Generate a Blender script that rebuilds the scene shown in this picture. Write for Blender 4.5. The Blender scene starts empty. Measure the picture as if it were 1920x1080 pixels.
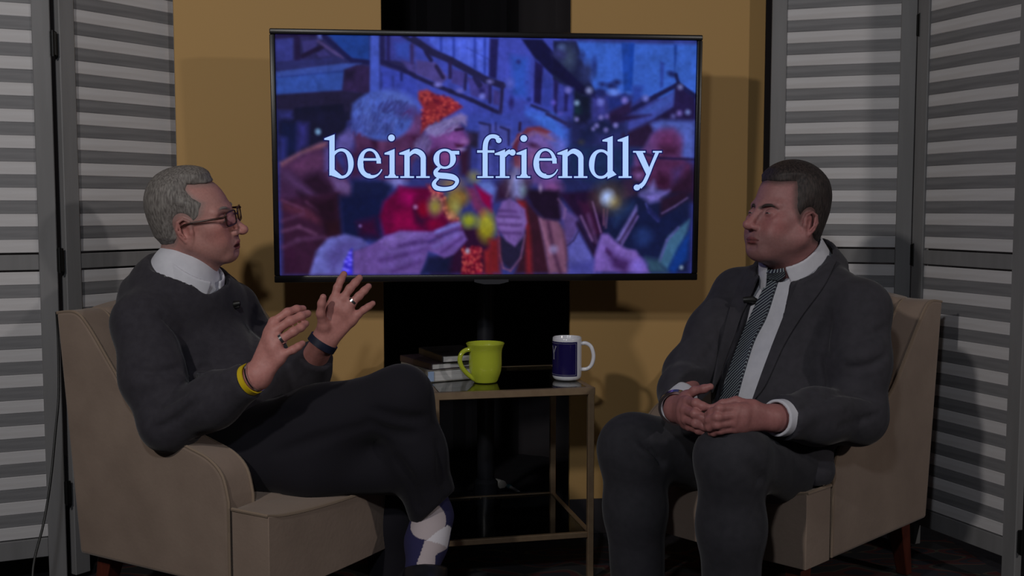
import bpy, bmesh, math, random
import numpy as np
from mathutils import Vector, Matrix
from mathutils.bvhtree import BVHTree

C = bpy.context.scene.collection
SC = bpy.context.scene
random.seed(7)
RNG = np.random.default_rng(7)

# ------------------------------------------------------------------ camera
CAM_H, FPX, PITCH = 1.0, 2000.0, math.atan(150.0 / 2000.0)
cam_data = bpy.data.cameras.new('camera')
cam_data.sensor_width = 36.0
cam_data.lens = 36.0 * FPX / 1920.0
cam_data.clip_start = 0.05
cam = bpy.data.objects.new('camera', cam_data)
C.objects.link(cam)
cam.location = (0, 0, CAM_H)
cam.rotation_euler = (math.pi / 2 - PITCH, 0, 0)
SC.camera = cam

# ------------------------------------------------------------------ world, lights, exposure
world = bpy.data.worlds.new('world')
SC.world = world
world.use_nodes = True
world.node_tree.nodes['Background'].inputs[0].default_value = (0.80, 0.88, 1.0, 1)
world.node_tree.nodes['Background'].inputs[1].default_value = 0.016


def lamp(name, loc, target, watts, size, color):
    d = bpy.data.lights.new(name, 'AREA')
    d.shape = 'DISK'
    d.size = size
    d.energy = watts
    d.color = color
    o = bpy.data.objects.new(name, d)
    C.objects.link(o)
    o.location = loc
    o.rotation_euler = (Vector(target) - Vector(loc)).to_track_quat('-Z', 'Y').to_euler()
    return o


lamp('studio_light_right', (2.9, 0.25, 2.05), (-0.4, 2.9, 0.9), 20.0, 0.16, (1.0, 0.93, 0.88))
lamp('studio_light_left', (-1.45, 0.1, 2.15), (0.5, 2.9, 0.9), 23.0, 0.14, (1.0, 0.95, 0.90))
lamp('studio_light_center', (-0.30, -0.2, 2.10), (0, 2.9, 0.9), 12.5, 0.16, (0.90, 0.94, 1.0))

SC.view_settings.view_transform = 'Standard'
SC.view_settings.look = 'None'
SC.view_settings.exposure = 0.0
SC.view_settings.gamma = 1.0
SC.view_settings.use_curve_mapping = False


# ------------------------------------------------------------------ helpers
def U(px, py, Y):
    """world point seen at a photograph pixel, at a given distance Y into the room"""
    x = (px - 960.0) / FPX
    y = (540.0 - py) / FPX
    c, s = math.cos(PITCH), math.sin(PITCH)
    d = np.array([x, c + y * s, -s + y * c])
    return np.array([0, 0, CAM_H]) + d * (Y / d[1])


def srgb(r, g, b):
    f = lambda v: (v / 255 / 12.92) if v / 255 <= 0.04045 else ((v / 255 + 0.055) / 1.055) ** 2.4
    return (f(r), f(g), f(b))


def link(o, parent=None):
    C.objects.link(o)
    if parent is not None:
        o.parent = parent
    return o


def tag(o, label=None, cat=None, group=None, kind=None):
    if label: o['label'] = label
    if cat: o['category'] = cat
    if group: o['group'] = group
    if kind: o['kind'] = kind
    return o


def thing(name, label, cat, loc=(0, 0, 0), rz=0.0, group=None):
    o = bpy.data.objects.new(name, None)
    o.empty_display_size = 0.05
    C.objects.link(o)
    o.location = loc
    o.rotation_euler = (0, 0, rz)
    tag(o, label, cat, group)
    return o


def set_smooth(me, angle=None):
    me.polygons.foreach_set('use_smooth', np.ones(len(me.polygons), bool))
    if angle is not None:
        me.set_sharp_from_angle(angle=math.radians(angle))


def obj_bm(name, bm, mat, parent=None, smooth=True, angle=35):
    me = bpy.data.meshes.new(name)
    bmesh.ops.recalc_face_normals(bm, faces=bm.faces)
    bm.to_mesh(me)
    bm.free()
    if smooth:
        set_smooth(me, angle)
    if mat is not None:
        me.materials.append(mat)
    return link(bpy.data.objects.new(name, me), parent)


def obj_np(name, V, F, mat, parent=None, smooth=True, angle=None):
    me = bpy.data.meshes.new(name)
    V = np.asarray(V, np.float32)
    F = np.asarray(F, np.int32)
    me.vertices.add(len(V))
    me.vertices.foreach_set('co', V.ravel())
    n = F.shape[1]
    me.loops.add(F.size)
    me.loops.foreach_set('vertex_index', F.ravel())
    me.polygons.add(len(F))
    me.polygons.foreach_set('loop_start', np.arange(0, F.size, n, dtype=np.int32))
    me.update(calc_edges=True)
    if smooth:
        set_smooth(me, angle)
    if mat is not None:
        me.materials.append(mat)
    return link(bpy.data.objects.new(name, me), parent)


def bm_box(bm, c, s, M=None, bevel=0.0, seg=2):
    r = bmesh.ops.create_cube(bm, size=1.0)
    vs = r['verts']
    bmesh.ops.scale(bm, vec=s, verts=vs)
    if bevel > 0:
        es = list({e for v in vs for e in v.link_edges})
        rb = bmesh.ops.bevel(bm, geom=es, offset=bevel, segments=seg, affect='EDGES', profile=0.5)
        vs = list({v for f in rb['faces'] for v in f.verts} | {v for v in vs if v.is_valid})
    T = Matrix.Translation(Vector(c)) @ (M.to_4x4() if M is not None else Matrix.Identity(4))
    bmesh.ops.transform(bm, matrix=T, verts=vs)
    return vs


def box(name, c, s, mat, parent=None, bevel=0.0, seg=2, M=None):
    bm = bmesh.new()
    bm_box(bm, c, s, M, bevel, seg)
    return obj_bm(name, bm, mat, parent, smooth=bevel > 0)


def bm_tube(bm, pts, rad, n=10, closed=False, cap=True):
    pts = [Vector(p) for p in pts]
    if not hasattr(rad, '__len__'):
        rad = [rad] * len(pts)
    rings = []
    N = len(pts)
    up = None
    for i, p in enumerate(pts):
        if closed:
            t = (pts[(i + 1) % N] - pts[i - 1]).normalized()
        else:
            t = (pts[min(i + 1, N - 1)] - pts[max(i - 1, 0)]).normalized()
        if up is None:
            up = t.orthogonal().normalized()
        up = (up - t * up.dot(t)).normalized()
        b = t.cross(up)
        rings.append([bm.verts.new(p + (up * math.cos(2 * math.pi * k / n) + b * math.sin(2 * math.pi * k / n)) * rad[i])
                      for k in range(n)])
    rng = range(N) if closed else range(N - 1)
    for i in rng:
        a, c = rings[i], rings[(i + 1) % N]
        for k in range(n):
            bm.faces.new((a[k], a[(k + 1) % n], c[(k + 1) % n], c[k]))
    if cap and not closed:
        bm.faces.new(rings[0][::-1])
        bm.faces.new(rings[-1])


def tube(name, pts, rad, mat, parent=None, n=10, closed=False):
    bm = bmesh.new()
    bm_tube(bm, pts, rad, n, closed)
    return obj_bm(name, bm, mat, parent, angle=50)


def bm_lathe(bm, prof, n=48, axis_c=(0, 0, 0)):
    c = Vector(axis_c)
    rings = []
    for r, z in prof:
        if r < 1e-6:
            rings.append([bm.verts.new(c + Vector((0, 0, z)))])
        else:
            rings.append([bm.verts.new(c + Vector((r * math.cos(2 * math.pi * k / n), r * math.sin(2 * math.pi * k / n), z)))
                          for k in range(n)])
    for a, b in zip(rings[:-1], rings[1:]):
        for k in range(n):
            k2 = (k + 1) % n
            if len(a) == 1 and len(b) == 1:
                continue
            if len(a) == 1:
                bm.faces.new((a[0], b[k2], b[k]))
            elif len(b) == 1:
                bm.faces.new((a[k], a[k2], b[0]))
            else:
                bm.faces.new((a[k], a[k2], b[k2], b[k]))


def catmull(pts, per=8, closed=False):
    P = [np.array(p, float) for p in pts]
    out = []
    n = len(P)
    rng = range(n) if closed else range(n - 1)
    for i in rng:
        p0 = P[(i - 1) % n] if closed else P[max(i - 1, 0)]
        p1, p2 = P[i], P[(i + 1) % n]
        p3 = P[(i + 2) % n] if closed else P[min(i + 2, n - 1)]
        for k in range(per):
            t = k / per
            out.append(0.5 * ((2 * p1) + (p2 - p0) * t + (2 * p0 - 5 * p1 + 4 * p2 - p3) * t * t + (3 * p1 - p0 - 3 * p2 + p3) * t ** 3))
    if not closed:
        out.append(P[-1])
    return out


def bm_prism(bm, poly, y0, y1):
    """polygon in (x, z) extruded from y0 to y1"""
    a = [bm.verts.new((p[0], y0, p[1])) for p in poly]
    b = [bm.verts.new((p[0], y1, p[1])) for p in poly]
    bm.faces.new(a)
    bm.faces.new(b[::-1])
    n = len(poly)
    for i in range(n):
        bm.faces.new((a[i], b[i], b[(i + 1) % n], a[(i + 1) % n]))


# ------------------------------------------------------------------ materials
def material(name, color, rough=0.6, metal=0.0, spec=0.5, noise=None, bump=None, sheen=0.0, stretch=(1, 1, 1),
             emit=None, attr=None, trans=0.0, coat=0.0, subsurf=0.0, coord='Object'):
    """noise = (scale, second colour, detail); bump = (scale, strength, distance)"""
    m = bpy.data.materials.new(name)
    m.use_nodes = True
    nt = m.node_tree
    N, L = nt.nodes, nt.links
    b = N['Principled BSDF']
    b.inputs['Base Color'].default_value = (*color, 1)
    b.inputs['Roughness'].default_value = rough
    b.inputs['Metallic'].default_value = metal
    b.inputs['Specular IOR Level'].default_value = spec
    b.inputs['Sheen Weight'].default_value = sheen
    b.inputs['Sheen Roughness'].default_value = 0.4
    b.inputs['Coat Weight'].default_value = coat
    b.inputs['Transmission Weight'].default_value = trans
    if subsurf:
        b.inputs['Subsurface Weight'].default_value = subsurf
        b.inputs['Subsurface Radius'].default_value = (0.012, 0.005, 0.003)
        b.inputs['Subsurface Scale'].default_value = 0.4
    mp = None
    if noise or bump:
        tc = N.new('ShaderNodeTexCoord')
        mp = N.new('ShaderNodeMapping')
        mp.inputs['Scale'].default_value = stretch
        L.new(tc.outputs[coord], mp.inputs['Vector'])
    src = None
    if attr:
        at = N.new('ShaderNodeAttribute')
        at.attribute_name = attr
        src = at.outputs['Color']
    if noise:
        t = N.new('ShaderNodeTexNoise')
        t.inputs['Scale'].default_value = noise[0]
        t.inputs['Detail'].default_value = noise[2] if len(noise) > 2 else 4.0
        L.new(mp.outputs[0], t.inputs['Vector'])
        r = N.new('ShaderNodeValToRGB')
        r.color_ramp.elements[0].position = 0.35
        r.color_ramp.elements[1].position = 0.65
        r.color_ramp.elements[0].color = (*color, 1)
        r.color_ramp.elements[1].color = (*noise[1], 1)
        L.new(t.outputs['Fac'], r.inputs[0])
        if src is not None:
            mx = N.new('ShaderNodeMix')
            mx.data_type = 'RGBA'
            mx.blend_type = 'MULTIPLY'
            mx.inputs[0].default_value = 1.0
            L.new(src, mx.inputs[6])
            L.new(r.outputs[0], mx.inputs[7])
            src = mx.outputs[2]
        else:
            src = r.outputs[0]
    if src is not None:
        L.new(src, b.inputs['Base Color'])
    if bump:
        t2 = N.new('ShaderNodeTexNoise')
        t2.inputs['Scale'].default_value = bump[0]
        t2.inputs['Detail'].default_value = 6.0
        L.new(mp.outputs[0], t2.inputs['Vector'])
        bp = N.new('ShaderNodeBump')
        bp.inputs['Strength'].default_value = bump[1]
        bp.inputs['Distance'].default_value = bump[2]
        L.new(t2.outputs['Fac'], bp.inputs['Height'])
        L.new(bp.outputs[0], b.inputs['Normal'])
    if emit:
        b.inputs['Emission Color'].default_value = (*emit[0], 1)
        b.inputs['Emission Strength'].default_value = emit[1]
    return m


M = {}
M['yellow'] = material('ochre_paint', (0.50, 0.300, 0.108), 0.75, noise=(1.6, (0.48, 0.290, 0.106), 3), bump=(140, 0.05, 0.002))
M['black_cloth'] = material('black_drape', (0.040, 0.036, 0.040), 0.95, spec=0.1)
M['floor'] = material('dark_floor', (0.030, 0.029, 0.036), 0.75, spec=0.2, noise=(30, (0.022, 0.021, 0.027), 4))
M['dark_wall'] = material('dark_wall', (0.02, 0.02, 0.022), 0.9, spec=0.2)
M['frame_gray'] = material('gray_washed_wood', (0.205, 0.202, 0.208), 0.65, stretch=(6, 6, 0.6), noise=(5, (0.172, 0.170, 0.174), 6), bump=(30, 0.1, 0.002))
M['slat_gray'] = material('gray_slat_wood', (0.235, 0.232, 0.242), 0.65, stretch=(1.2, 8, 22), noise=(2.6, (0.150, 0.149, 0.158), 7), bump=(12, 0.15, 0.002))
M['slat_white'] = material('white_slat_wood', (0.61, 0.60, 0.62), 0.65, stretch=(1.2, 8, 22), noise=(2.2, (0.515, 0.495, 0.50), 7), bump=(12, 0.15, 0.002))
M['hinge'] = material('black_hinge', (0.01, 0.01, 0.01), 0.45, metal=0.6)
M['suede'] = material('beige_suede', (0.275, 0.206, 0.164), 0.9, spec=0.15, sheen=0.25, noise=(7, (0.230, 0.170, 0.135), 5), bump=(90, 0.18, 0.003))
M['piping'] = material('beige_piping', (0.230, 0.170, 0.125), 0.85, spec=0.2, sheen=0.2)
M['wood_leg'] = material('red_brown_wood', (0.12, 0.026, 0.014), 0.4, stretch=(8, 8, 1), noise=(6, (0.07, 0.016, 0.010), 5))
M['brass'] = material('brushed_brass', (0.46, 0.33, 0.21), 0.42, metal=0.75, noise=(40, (0.40, 0.28, 0.18), 3))
M['tv_black'] = material('gloss_black_plastic', (0.010, 0.009, 0.010), 0.32, spec=0.35)
M['stand_black'] = material('black_metal', (0.026, 0.027, 0.034), 0.35, metal=0.3)
M['lime'] = material('lime_glaze', (0.44, 0.50, 0.040), 0.16, coat=0.4)
M['white_glaze'] = material('white_glaze', (0.74, 0.74, 0.80), 0.16, coat=0.4)
M['navy_glaze'] = material('navy_glaze', (0.012, 0.008, 0.075), 0.2, coat=0.3)
M['pale_print'] = material('pale_print', (0.30, 0.30, 0.36), 0.3)
M['cable_black'] = material('black_rubber', (0.008, 0.008, 0.008), 0.5)
M['cable_white'] = material('white_cable', (0.50, 0.50, 0.50), 0.5)
M['blue_tag'] = material('blue_tape', (0.05, 0.25, 0.34), 0.5)
M['paper'] = material('paper_pages', (0.55, 0.54, 0.55), 0.85, stretch=(2, 2, 160), noise=(3, (0.44, 0.43, 0.44), 3))
M['cover_black'] = material('black_book_cover', (0.010, 0.008, 0.009), 0.4)
M['cover_plum'] = material('plum_book_cover', (0.030, 0.018, 0.026), 0.45)
M['cover_grey'] = material('grey_book_cover', (0.22, 0.21, 0.19), 0.5)
M['cover_blue'] = material('light_blue_strip', (0.26, 0.36, 0.56), 0.5)


def glass_mat(name, tint, rough=0.02):
    m = bpy.data.materials.new(name)
    m.use_nodes = True
    nt = m.node_tree
    b = nt.nodes['Principled BSDF']
    b.inputs['Base Color'].default_value = (*tint, 1)
    b.inputs['Roughness'].default_value = rough
    b.inputs['Transmission Weight'].default_value = 1.0
    b.inputs['IOR'].default_value = 1.45
    return m


M['glass'] = glass_mat('smoked_glass', (0.55, 0.60, 0.58))
# ------------------------------------------------------------------ the room and the set flats
def struct(name, o):
    o.name = name
    return tag(o, kind='structure')


struct('floor', box('floor', (0, 2.2, -0.05), (6.4, 5.6, 0.1), M['floor']))
struct('wall_left', box('wall_left', (-3.15, 2.2, 1.5), (0.1, 5.6, 3.0), M['dark_wall']))
struct('wall_right', box('wall_right', (3.25, 2.2, 1.5), (0.1, 5.6, 3.0), M['dark_wall']))

# black drape: a softly folded cloth hung right across the back of the set
bm = bmesh.new()
nx = 260
cols = []
for i in range(nx + 1):
    x = -3.05 + 6.2 * i / nx
    y = 4.25 + 0.030 * math.sin(x * 26.0 + 0.7 * math.sin(x * 5)) + 0.012 * math.sin(x * 61)
    cols.append([bm.verts.new((x, y, z)) for z in (0.0, 1.4, 2.9)] + [bm.verts.new((x, y + 0.006, z)) for z in (2.9, 1.4, 0.0)])
for a, b in zip(cols[:-1], cols[1:]):
    for k in range(6):
        bm.faces.new((a[k], a[(k + 1) % 6], b[(k + 1) % 6], b[k]))
bm.faces.new(cols[0]); bm.faces.new(cols[-1][::-1])
struct('wall_back', obj_bm('wall_back', bm, M['black_cloth']))

FL0, FL1 = np.array([-0.955, 3.055]), np.array([0.765, 3.290])       # run of the yellow flats, left to right
fdir = (FL1 - FL0) / np.linalg.norm(FL1 - FL0)
fyaw = math.atan2(fdir[1], fdir[0])
flen = np.linalg.norm(FL1 - FL0)


def flat(label, s0, s1):
    t = thing('scenery_flat', label, 'scenery flat', (*(FL0 + fdir * s0), 0), fyaw)
    w = s1 - s0
    box('painted_panel', (w / 2, 0.010, 1.26), (w, 0.02, 2.36), M['yellow'], t, 0.002, 1)
    box('shade_strip', (w / 2, 0.008, 0.055), (w, 0.024, 0.11), M['black_cloth'], t, 0.002, 1)  # black strip added to stand in for the shadow over the flat's foot
    return t


def on_flat(px):
    """distance along the flats of the vertical line at pixel column px"""
    k = (px - 960) / FPX
    # FL0 + s*fdir : X = k*Y
    return (k * FL0[1] - FL0[0]) / (fdir[0] - k * fdir[1])


s_l, s_r = on_flat(718.5), on_flat(1070)
flat('ochre painted flat on the left, beside the left slatted screen', 0.0, s_l)
flat('ochre painted flat on the right, beside the right slatted screen', s_r, on_flat(1429))


# ------------------------------------------------------------------ slatted folding screens
def slat_mesh(name, w, mat, seed):
    bm = bmesh.new()
    bm_box(bm, (0, 0, 0), (w, 0.009, 0.0336), Matrix.Rotation(math.radians(-1.0), 3, 'X'), 0.0015, 1)
    me = bpy.data.meshes.new(name)
    bm.to_mesh(me); bm.free()
    set_smooth(me, 35)
    me.materials.append(mat)
    return me


PAN_W, STILE = 0.405, 0.044
SL_W = PAN_W - 2 * STILE + 0.012
Z_BOT, Z_MID, PITCH_S = 0.135, 0.835, None
slat_me = {('w', k): slat_mesh('slat', SL_W, M['slat_white'], k) for k in range(1)}
slat_me.update({('g', k): slat_mesh('slat', SL_W, M['slat_gray'], k) for k in range(1)})


def screen_panel(parent, p0, p1, name='screen_panel'):
    """one hinged leaf between two floor points (left, right as seen); local x along it, front face towards -y"""
    p0, p1 = np.array(p0), np.array(p1)
    d = p1 - p0
    yaw = math.atan2(d[1], d[0])
    pn = bpy.data.objects.new(name, None)
    C.objects.link(pn)
    pn.parent = parent
    pn.location = (*p0, 0)
    pn.rotation_euler = (0, 0, yaw)
    w = np.linalg.norm(d)
    for x in (STILE / 2, w - STILE / 2):
        box('stile', (x, 0, 0.895), (STILE, 0.024, 1.75), M['frame_gray'], pn, 0.002, 1)
    for z, h in ((0.1075, 0.050), (0.8600, 0.0395), (1.738, 0.064)):
        box('rail', (w / 2, 0, z), (w - 2 * STILE, 0.020, h), M['frame_gray'], pn, 0.0015, 1)
    zs = [(Z_BOT + 0.0167 + k * 0.03334, 'wg'[k % 2]) for k in range(21)]
    zs += [(0.8850 + 0.0167 + k * 0.03334, 'wg'[k % 2]) for k in range(25)]
    for z, c in zs:
        o = bpy.data.objects.new('slat', slat_me[(c, 0)])
        C.objects.link(o)
        o.parent = pn
        o.location = (w / 2 + random.uniform(-0.0008, 0.0008), (0.0 if c == 'w' else 0.0006) + random.uniform(-0.0003, 0.0003), z)
        o.rotation_euler = (random.uniform(-0.006, 0.006), random.uniform(-0.0012, 0.0012), (math.pi if random.random() < .5 else 0))
        if abs(o.rotation_euler[2]) > 1:
            o.rotation_euler[0] = -o.rotation_euler[0]
            o.scale = (1, -1, 1) if False else (1, 1, 1)
            o.rotation_euler[2] = 0
    return pn


def hinges(parent, p, zs):
    for z in zs:
        bm = bmesh.new()
        bm_box(bm, (0, 0, 0), (0.016, 0.010, 0.062), None, 0.002, 1)
        bm_tube(bm, [(0, -0.006, -0.033), (0, -0.006, 0.033)], 0.0045, 8)
        o = obj_bm('hinge', bm, M['hinge'], parent)
        o.location = (p[0], p[1], z)


HL = np.array([-1.179, 2.785])
A_dir = np.array([-0.921, -0.389])
B_dir = np.array([0.570, 0.8216])
scr = thing('folding_screen', 'grey and white slatted folding screen behind the grey haired man, left of the wall', 'folding screen', (0, 0, 0))
screen_panel(scr, HL + A_dir * (PAN_W + 0.008), HL + A_dir * 0.008)
screen_panel(scr, HL + B_dir * 0.008, HL + B_dir * (PAN_W + 0.008))
hinges(scr, HL + np.array([0.004, -0.012]), (0.25, 0.865, 1.42))

HR = np.array([1.166, 3.10])
e1 = np.array([0.778, 3.222]); e2 = np.array([1.318, 2.722])
d1 = (e1 - HR) / np.linalg.norm(e1 - HR); d2 = (e2 - HR) / np.linalg.norm(e2 - HR)
scr2 = thing('folding_screen', 'grey and white slatted folding screen behind the dark haired man, right of the wall', 'folding screen', (0, 0, 0))
screen_panel(scr2, HR + d1 * (PAN_W + 0.006), HR + d1 * 0.006)
screen_panel(scr2, HR + d2 * 0.006, HR + d2 * (PAN_W + 0.006))
hinges(scr2, HR + np.array([-0.004, -0.010]), (0.25, 0.865, 1.52))
hinges(scr2, HR + d2 * (PAN_W + 0.012), (0.135,))

# ------------------------------------------------------------------ rug
m = bpy.data.materials.new('rug_pile')
m.use_nodes = True
N, L = m.node_tree.nodes, m.node_tree.links
tc = N.new('ShaderNodeTexCoord')
v = N.new('ShaderNodeTexVoronoi'); v.inputs['Scale'].default_value = 9.0
w = N.new('ShaderNodeTexWave'); w.wave_type = 'RINGS'; w.inputs['Scale'].default_value = 3.0; w.inputs['Distortion'].default_value = 6.0
r1 = N.new('ShaderNodeValToRGB')
cr = r1.color_ramp
cr.interpolation = 'CONSTANT'
cr.elements[0].color = (0.030, 0.004, 0.006, 1)
cr.elements[1].position = 0.35; cr.elements[1].color = (0.008, 0.008, 0.016, 1)
for pos, col in ((0.55, (0.045, 0.006, 0.008)), (0.72, (0.045, 0.036, 0.024)), (0.80, (0.010, 0.010, 0.013))):
    e = cr.elements.new(pos); e.color = (*col, 1)
mx = N.new('ShaderNodeMath'); mx.operation = 'ADD'
L.new(tc.outputs['Object'], v.inputs['Vector']); L.new(tc.outputs['Object'], w.inputs['Vector'])
L.new(v.outputs['Distance'], mx.inputs[0])
m2 = N.new('ShaderNodeMath'); m2.operation = 'MULTIPLY'; m2.inputs[1].default_value = 0.55
L.new(w.outputs['Fac'], m2.inputs[0]); L.new(m2.outputs[0], mx.inputs[1])
L.new(mx.outputs[0], r1.inputs[0]); L.new(r1.outputs[0], N['Principled BSDF'].inputs['Base Color'])
N['Principled BSDF'].inputs['Roughness'].default_value = 0.95
rug = box('patterned_rug', (0.12, 2.22, 0.0025), (2.5, 1.72, 0.005), m, None, 0.002, 1, Matrix.Rotation(0.06, 3, 'Z'))
tag(rug, 'dark red patterned rug on the floor under the side table', 'rug')
# ------------------------------------------------------------------ armchairs
ARM_PROF = [(-0.060, 0.748), (0.006, 0.752), (0.050, 0.722), (0.126, 0.634), (0.206, 0.542), (0.284, 0.496),
            (0.367, 0.471), (0.430, 0.452), (0.470, 0.420), (0.487, 0.365)]
CH_W = 0.58


def bevel_obj(o, w, seg=3, ang=40):
    b = o.modifiers.new('bevel', 'BEVEL')
    b.width = w; b.segments = seg; b.limit_method = 'ANGLE'; b.angle_limit = math.radians(ang)
    b.harden_normals = False
    return o


def armchair(label, loc, rz):
    t = thing('armchair', label, 'armchair', loc, rz, 'matching beige armchairs')
    hw = CH_W / 2
    top = catmull(ARM_PROF, 5)
    poly = [tuple(p) for p in top] + [(0.490, 0.168), (0.0, 0.168)]
    for s in (-1, 1):
        bm = bmesh.new()
        y0, y1 = s * hw, s * (hw - 0.085)
        bm_prism(bm, poly, min(y0, y1), max(y0, y1))
        o = obj_bm('arm', bm, M['suede'], t)
        bevel_obj(o, 0.014, 4, 50)
        for yy in (s * (hw - 0.004), s * (hw - 0.078)):
            pts = [(p[0] + 0.001, yy, p[1] - 0.003) for p in top] + [(0.488, yy, 0.30), (0.488, yy, 0.172)]
            tube('piping', pts, 0.0042, M['piping'], o, 6)
    # back rest with a gently domed inner face and a crowned top
    bm = bmesh.new()
    ny, nz = 14, 14
    iw = hw - 0.080
    front, back = [], []
    for j in range(nz + 1):
        v = j / nz
        rf, rb = [], []
        for i in range(ny + 1):
            u = -1 + 2 * i / ny
            crown = 0.022 * (1 - u * u)
            z = 0.20 + v * (0.552 + crown)
            lean = -0.060 * (z - 0.17) / 0.58
            dome = 0.030 * (1 - u ** 4) * math.sin(math.pi * min(1, v * 0.9 + 0.1)) ** 0.6
            rf.append(bm.verts.new((0.085 + lean + dome, u * iw, z)))
            rb.append(bm.verts.new((0.006 + lean, u * iw, z)))
        front.append(rf); back.append(rb)
    for j in range(nz):
        for i in range(ny):
            bm.faces.new((front[j][i], front[j][i + 1], front[j + 1][i + 1], front[j + 1][i]))
            bm.faces.new((back[j][i], back[j + 1][i], back[j + 1][i + 1], back[j][i + 1]))
    for i in range(ny):
        bm.faces.new((front[nz][i], front[nz][i + 1], back[nz][i + 1], back[nz][i]))
        bm.faces.new((front[0][i + 1], front[0][i], back[0][i], back[0][i + 1]))
    for j in range(nz):
        bm.faces.new((front[j][0], front[j + 1][0], back[j + 1][0], back[j][0]))
        bm.faces.new((front[j + 1][ny], front[j][ny], back[j][ny], back[j + 1][ny]))
    o = obj_bm('backrest', bm, M['suede'], t)
    bevel_obj(o, 0.016, 4, 60)
    # lower back panel between the arms, then the T shaped seat block with its domed top
    box('seat_deck', (0.25, 0, 0.235), (0.46, 2 * iw, 0.13), M['suede'], t, 0.006, 2)
    nx_, ny_ = 22, 22
    bm = bmesh.new()

    def seat_half(x):
        return hw - 0.002 if x > 0.497 else iw - 0.004
    xs = np.concatenate([np.linspace(0.07, 0.492, 12), np.linspace(0.499, 0.604, 8)])
    rows = []
    for x in xs:
        h_ = seat_half(x)
        row = []
        for i in range(ny_ + 1):
            u = -1 + 2 * i / ny_
            edge = max(0.0, 1 - abs(u) ** 5)
            fr = max(0.0, 1 - max(0.0, (x - 0.45) / 0.154) ** 2.4)
            sag = 0.020 * max(0.0, 1 - u * u) ** 0.7 * min(1.0, max(0.0, (x - 0.15) / 0.3))
            z = 0.346 + 0.014 * edge ** 0.8 * fr ** 0.8 - sag
            xx = x + (0.010 * (1 - u * u) if x > 0.55 else 0)
            row.append(bm.verts.new((xx, u * h_, z)))
        rows.append(row)
    low = []
    for row, x in zip(rows, xs):
        low.append([bm.verts.new((v.co.x, v.co.y, 0.168 if x > 0.495 else 0.30)) for v in row])
    for a, b, la, lb in zip(rows[:-1], rows[1:], low[:-1], low[1:]):
        for i in range(ny_):
            bm.faces.new((a[i], b[i], b[i + 1], a[i + 1]))
            bm.faces.new((la[i], la[i + 1], lb[i + 1], lb[i]))
        bm.faces.new((a[0], la[0], lb[0], b[0])); bm.faces.new((a[-1], b[-1], lb[-1], la[-1]))
    for i in range(ny_):
        bm.faces.new((rows[-1][i], low[-1][i], low[-1][i + 1], rows[-1][i + 1]))
        bm.faces.new((rows[0][i], rows[0][i + 1], low[0][i + 1], low[0][i]))
    fr_edge = [tuple(v.co) for v in rows[-1]]
    o = obj_bm('seat', bm, M['suede'], t)
    bevel_obj(o, 0.012, 3, 50)
    e = [(0.500, fr_edge[0][1], 0.348)] + [(p[0] - 0.002, p[1] * 0.997, p[2] + 0.001) for p in fr_edge] + [(0.500, fr_edge[-1][1], 0.348)]
    tube('piping', e, 0.0042, M['piping'], o, 6)
    for (x, y, dx, dy) in ((0.045, hw - 0.06, -0.05, 0), (0.045, -hw + 0.06, -0.05, 0), (0.54, hw - 0.06, 0.0, 0), (0.54, -hw + 0.06, 0.0, 0)):
        bm = bmesh.new()
        a = [bm.verts.new((x + sx * 0.024, y + sy * 0.024, 0.172)) for sx, sy in ((-1, -1), (1, -1), (1, 1), (-1, 1))]
        b = [bm.verts.new((x + dx + sx * 0.015, y + dy + sy * 0.015, 0.0)) for sx, sy in ((-1, -1), (1, -1), (1, 1), (-1, 1))]
        bm.faces.new(a[::-1]); bm.faces.new(b)
        for i in range(4):
            bm.faces.new((a[i], a[(i + 1) % 4], b[(i + 1) % 4], b[i]))
        bevel_obj(obj_bm('leg', bm, M['wood_leg'], t), 0.003, 2)
    return t


# local +x faces out of the chair; local -y is its right arm
dL = np.array([0.866, -0.5]); lL = np.array([0.5, 0.866])
cL = np.array([-1.037, 2.504]) + lL * CH_W / 2
armchair('beige suede armchair in which the grey haired man sits', (*cL, 0.005), math.atan2(dL[1], dL[0]))
dR = np.array([-0.7225, -0.6914]); lR = np.array([-dR[1], dR[0]])
cR = np.array([1.109, 2.80]) - lR * CH_W / 2
armchair('beige suede armchair in which the dark haired man sits', (*cR, 0.005), math.atan2(dR[1], dR[0]))

# ------------------------------------------------------------------ side table
TB_Z = 0.526
tA = U(812, 739, 2.685); tB = U(1115, 729, 2.775)
tw = np.linalg.norm((tB - tA)[:2])
tyaw = math.atan2(tB[1] - tA[1], tB[0] - tA[0])
tab = thing('side_table', 'brass framed side table with glass top and lower shelf between the armchairs', 'side table', (tA[0], tA[1], 0.005), tyaw)
TD = 0.42
R_ = 0.0165
for x in (R_ / 2, tw - R_ / 2):
    for y in (R_ / 2, TD - R_ / 2):
        box('leg', (x, y, (TB_Z - 0.018) / 2), (R_, R_, TB_Z - 0.018), M['brass'], tab, 0.0015, 1)
for z, hh in ((TB_Z - 0.0105, 0.019), (0.130, 0.0145)):
    off = 0.0 if z > 0.3 else R_
    for y in (R_ / 2, TD - R_ / 2):
        box('rail', (tw / 2, y, z), (tw - 2 * off + (0.004 if off == 0 else 0), R_ - (0.0 if off == 0 else 0.003), hh), M['brass'], tab, 0.0015, 1)
    for x in (R_ / 2, tw - R_ / 2):
        box('rail', (x, TD / 2, z), (R_ - (0.0 if off == 0 else 0.003), TD - 2 * R_, hh), M['brass'], tab, 0.0015, 1)
box('glass_top', (tw / 2, TD / 2, TB_Z - 0.0045), (tw - 2 * R_, TD - 2 * R_, 0.007), M['glass'], tab, 0.0012, 1)
box('glass_shelf', (tw / 2, TD / 2, 0.1335), (tw - 2 * R_, TD - 2 * R_, 0.006), M['glass'], tab, 0.0012, 1)


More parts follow.
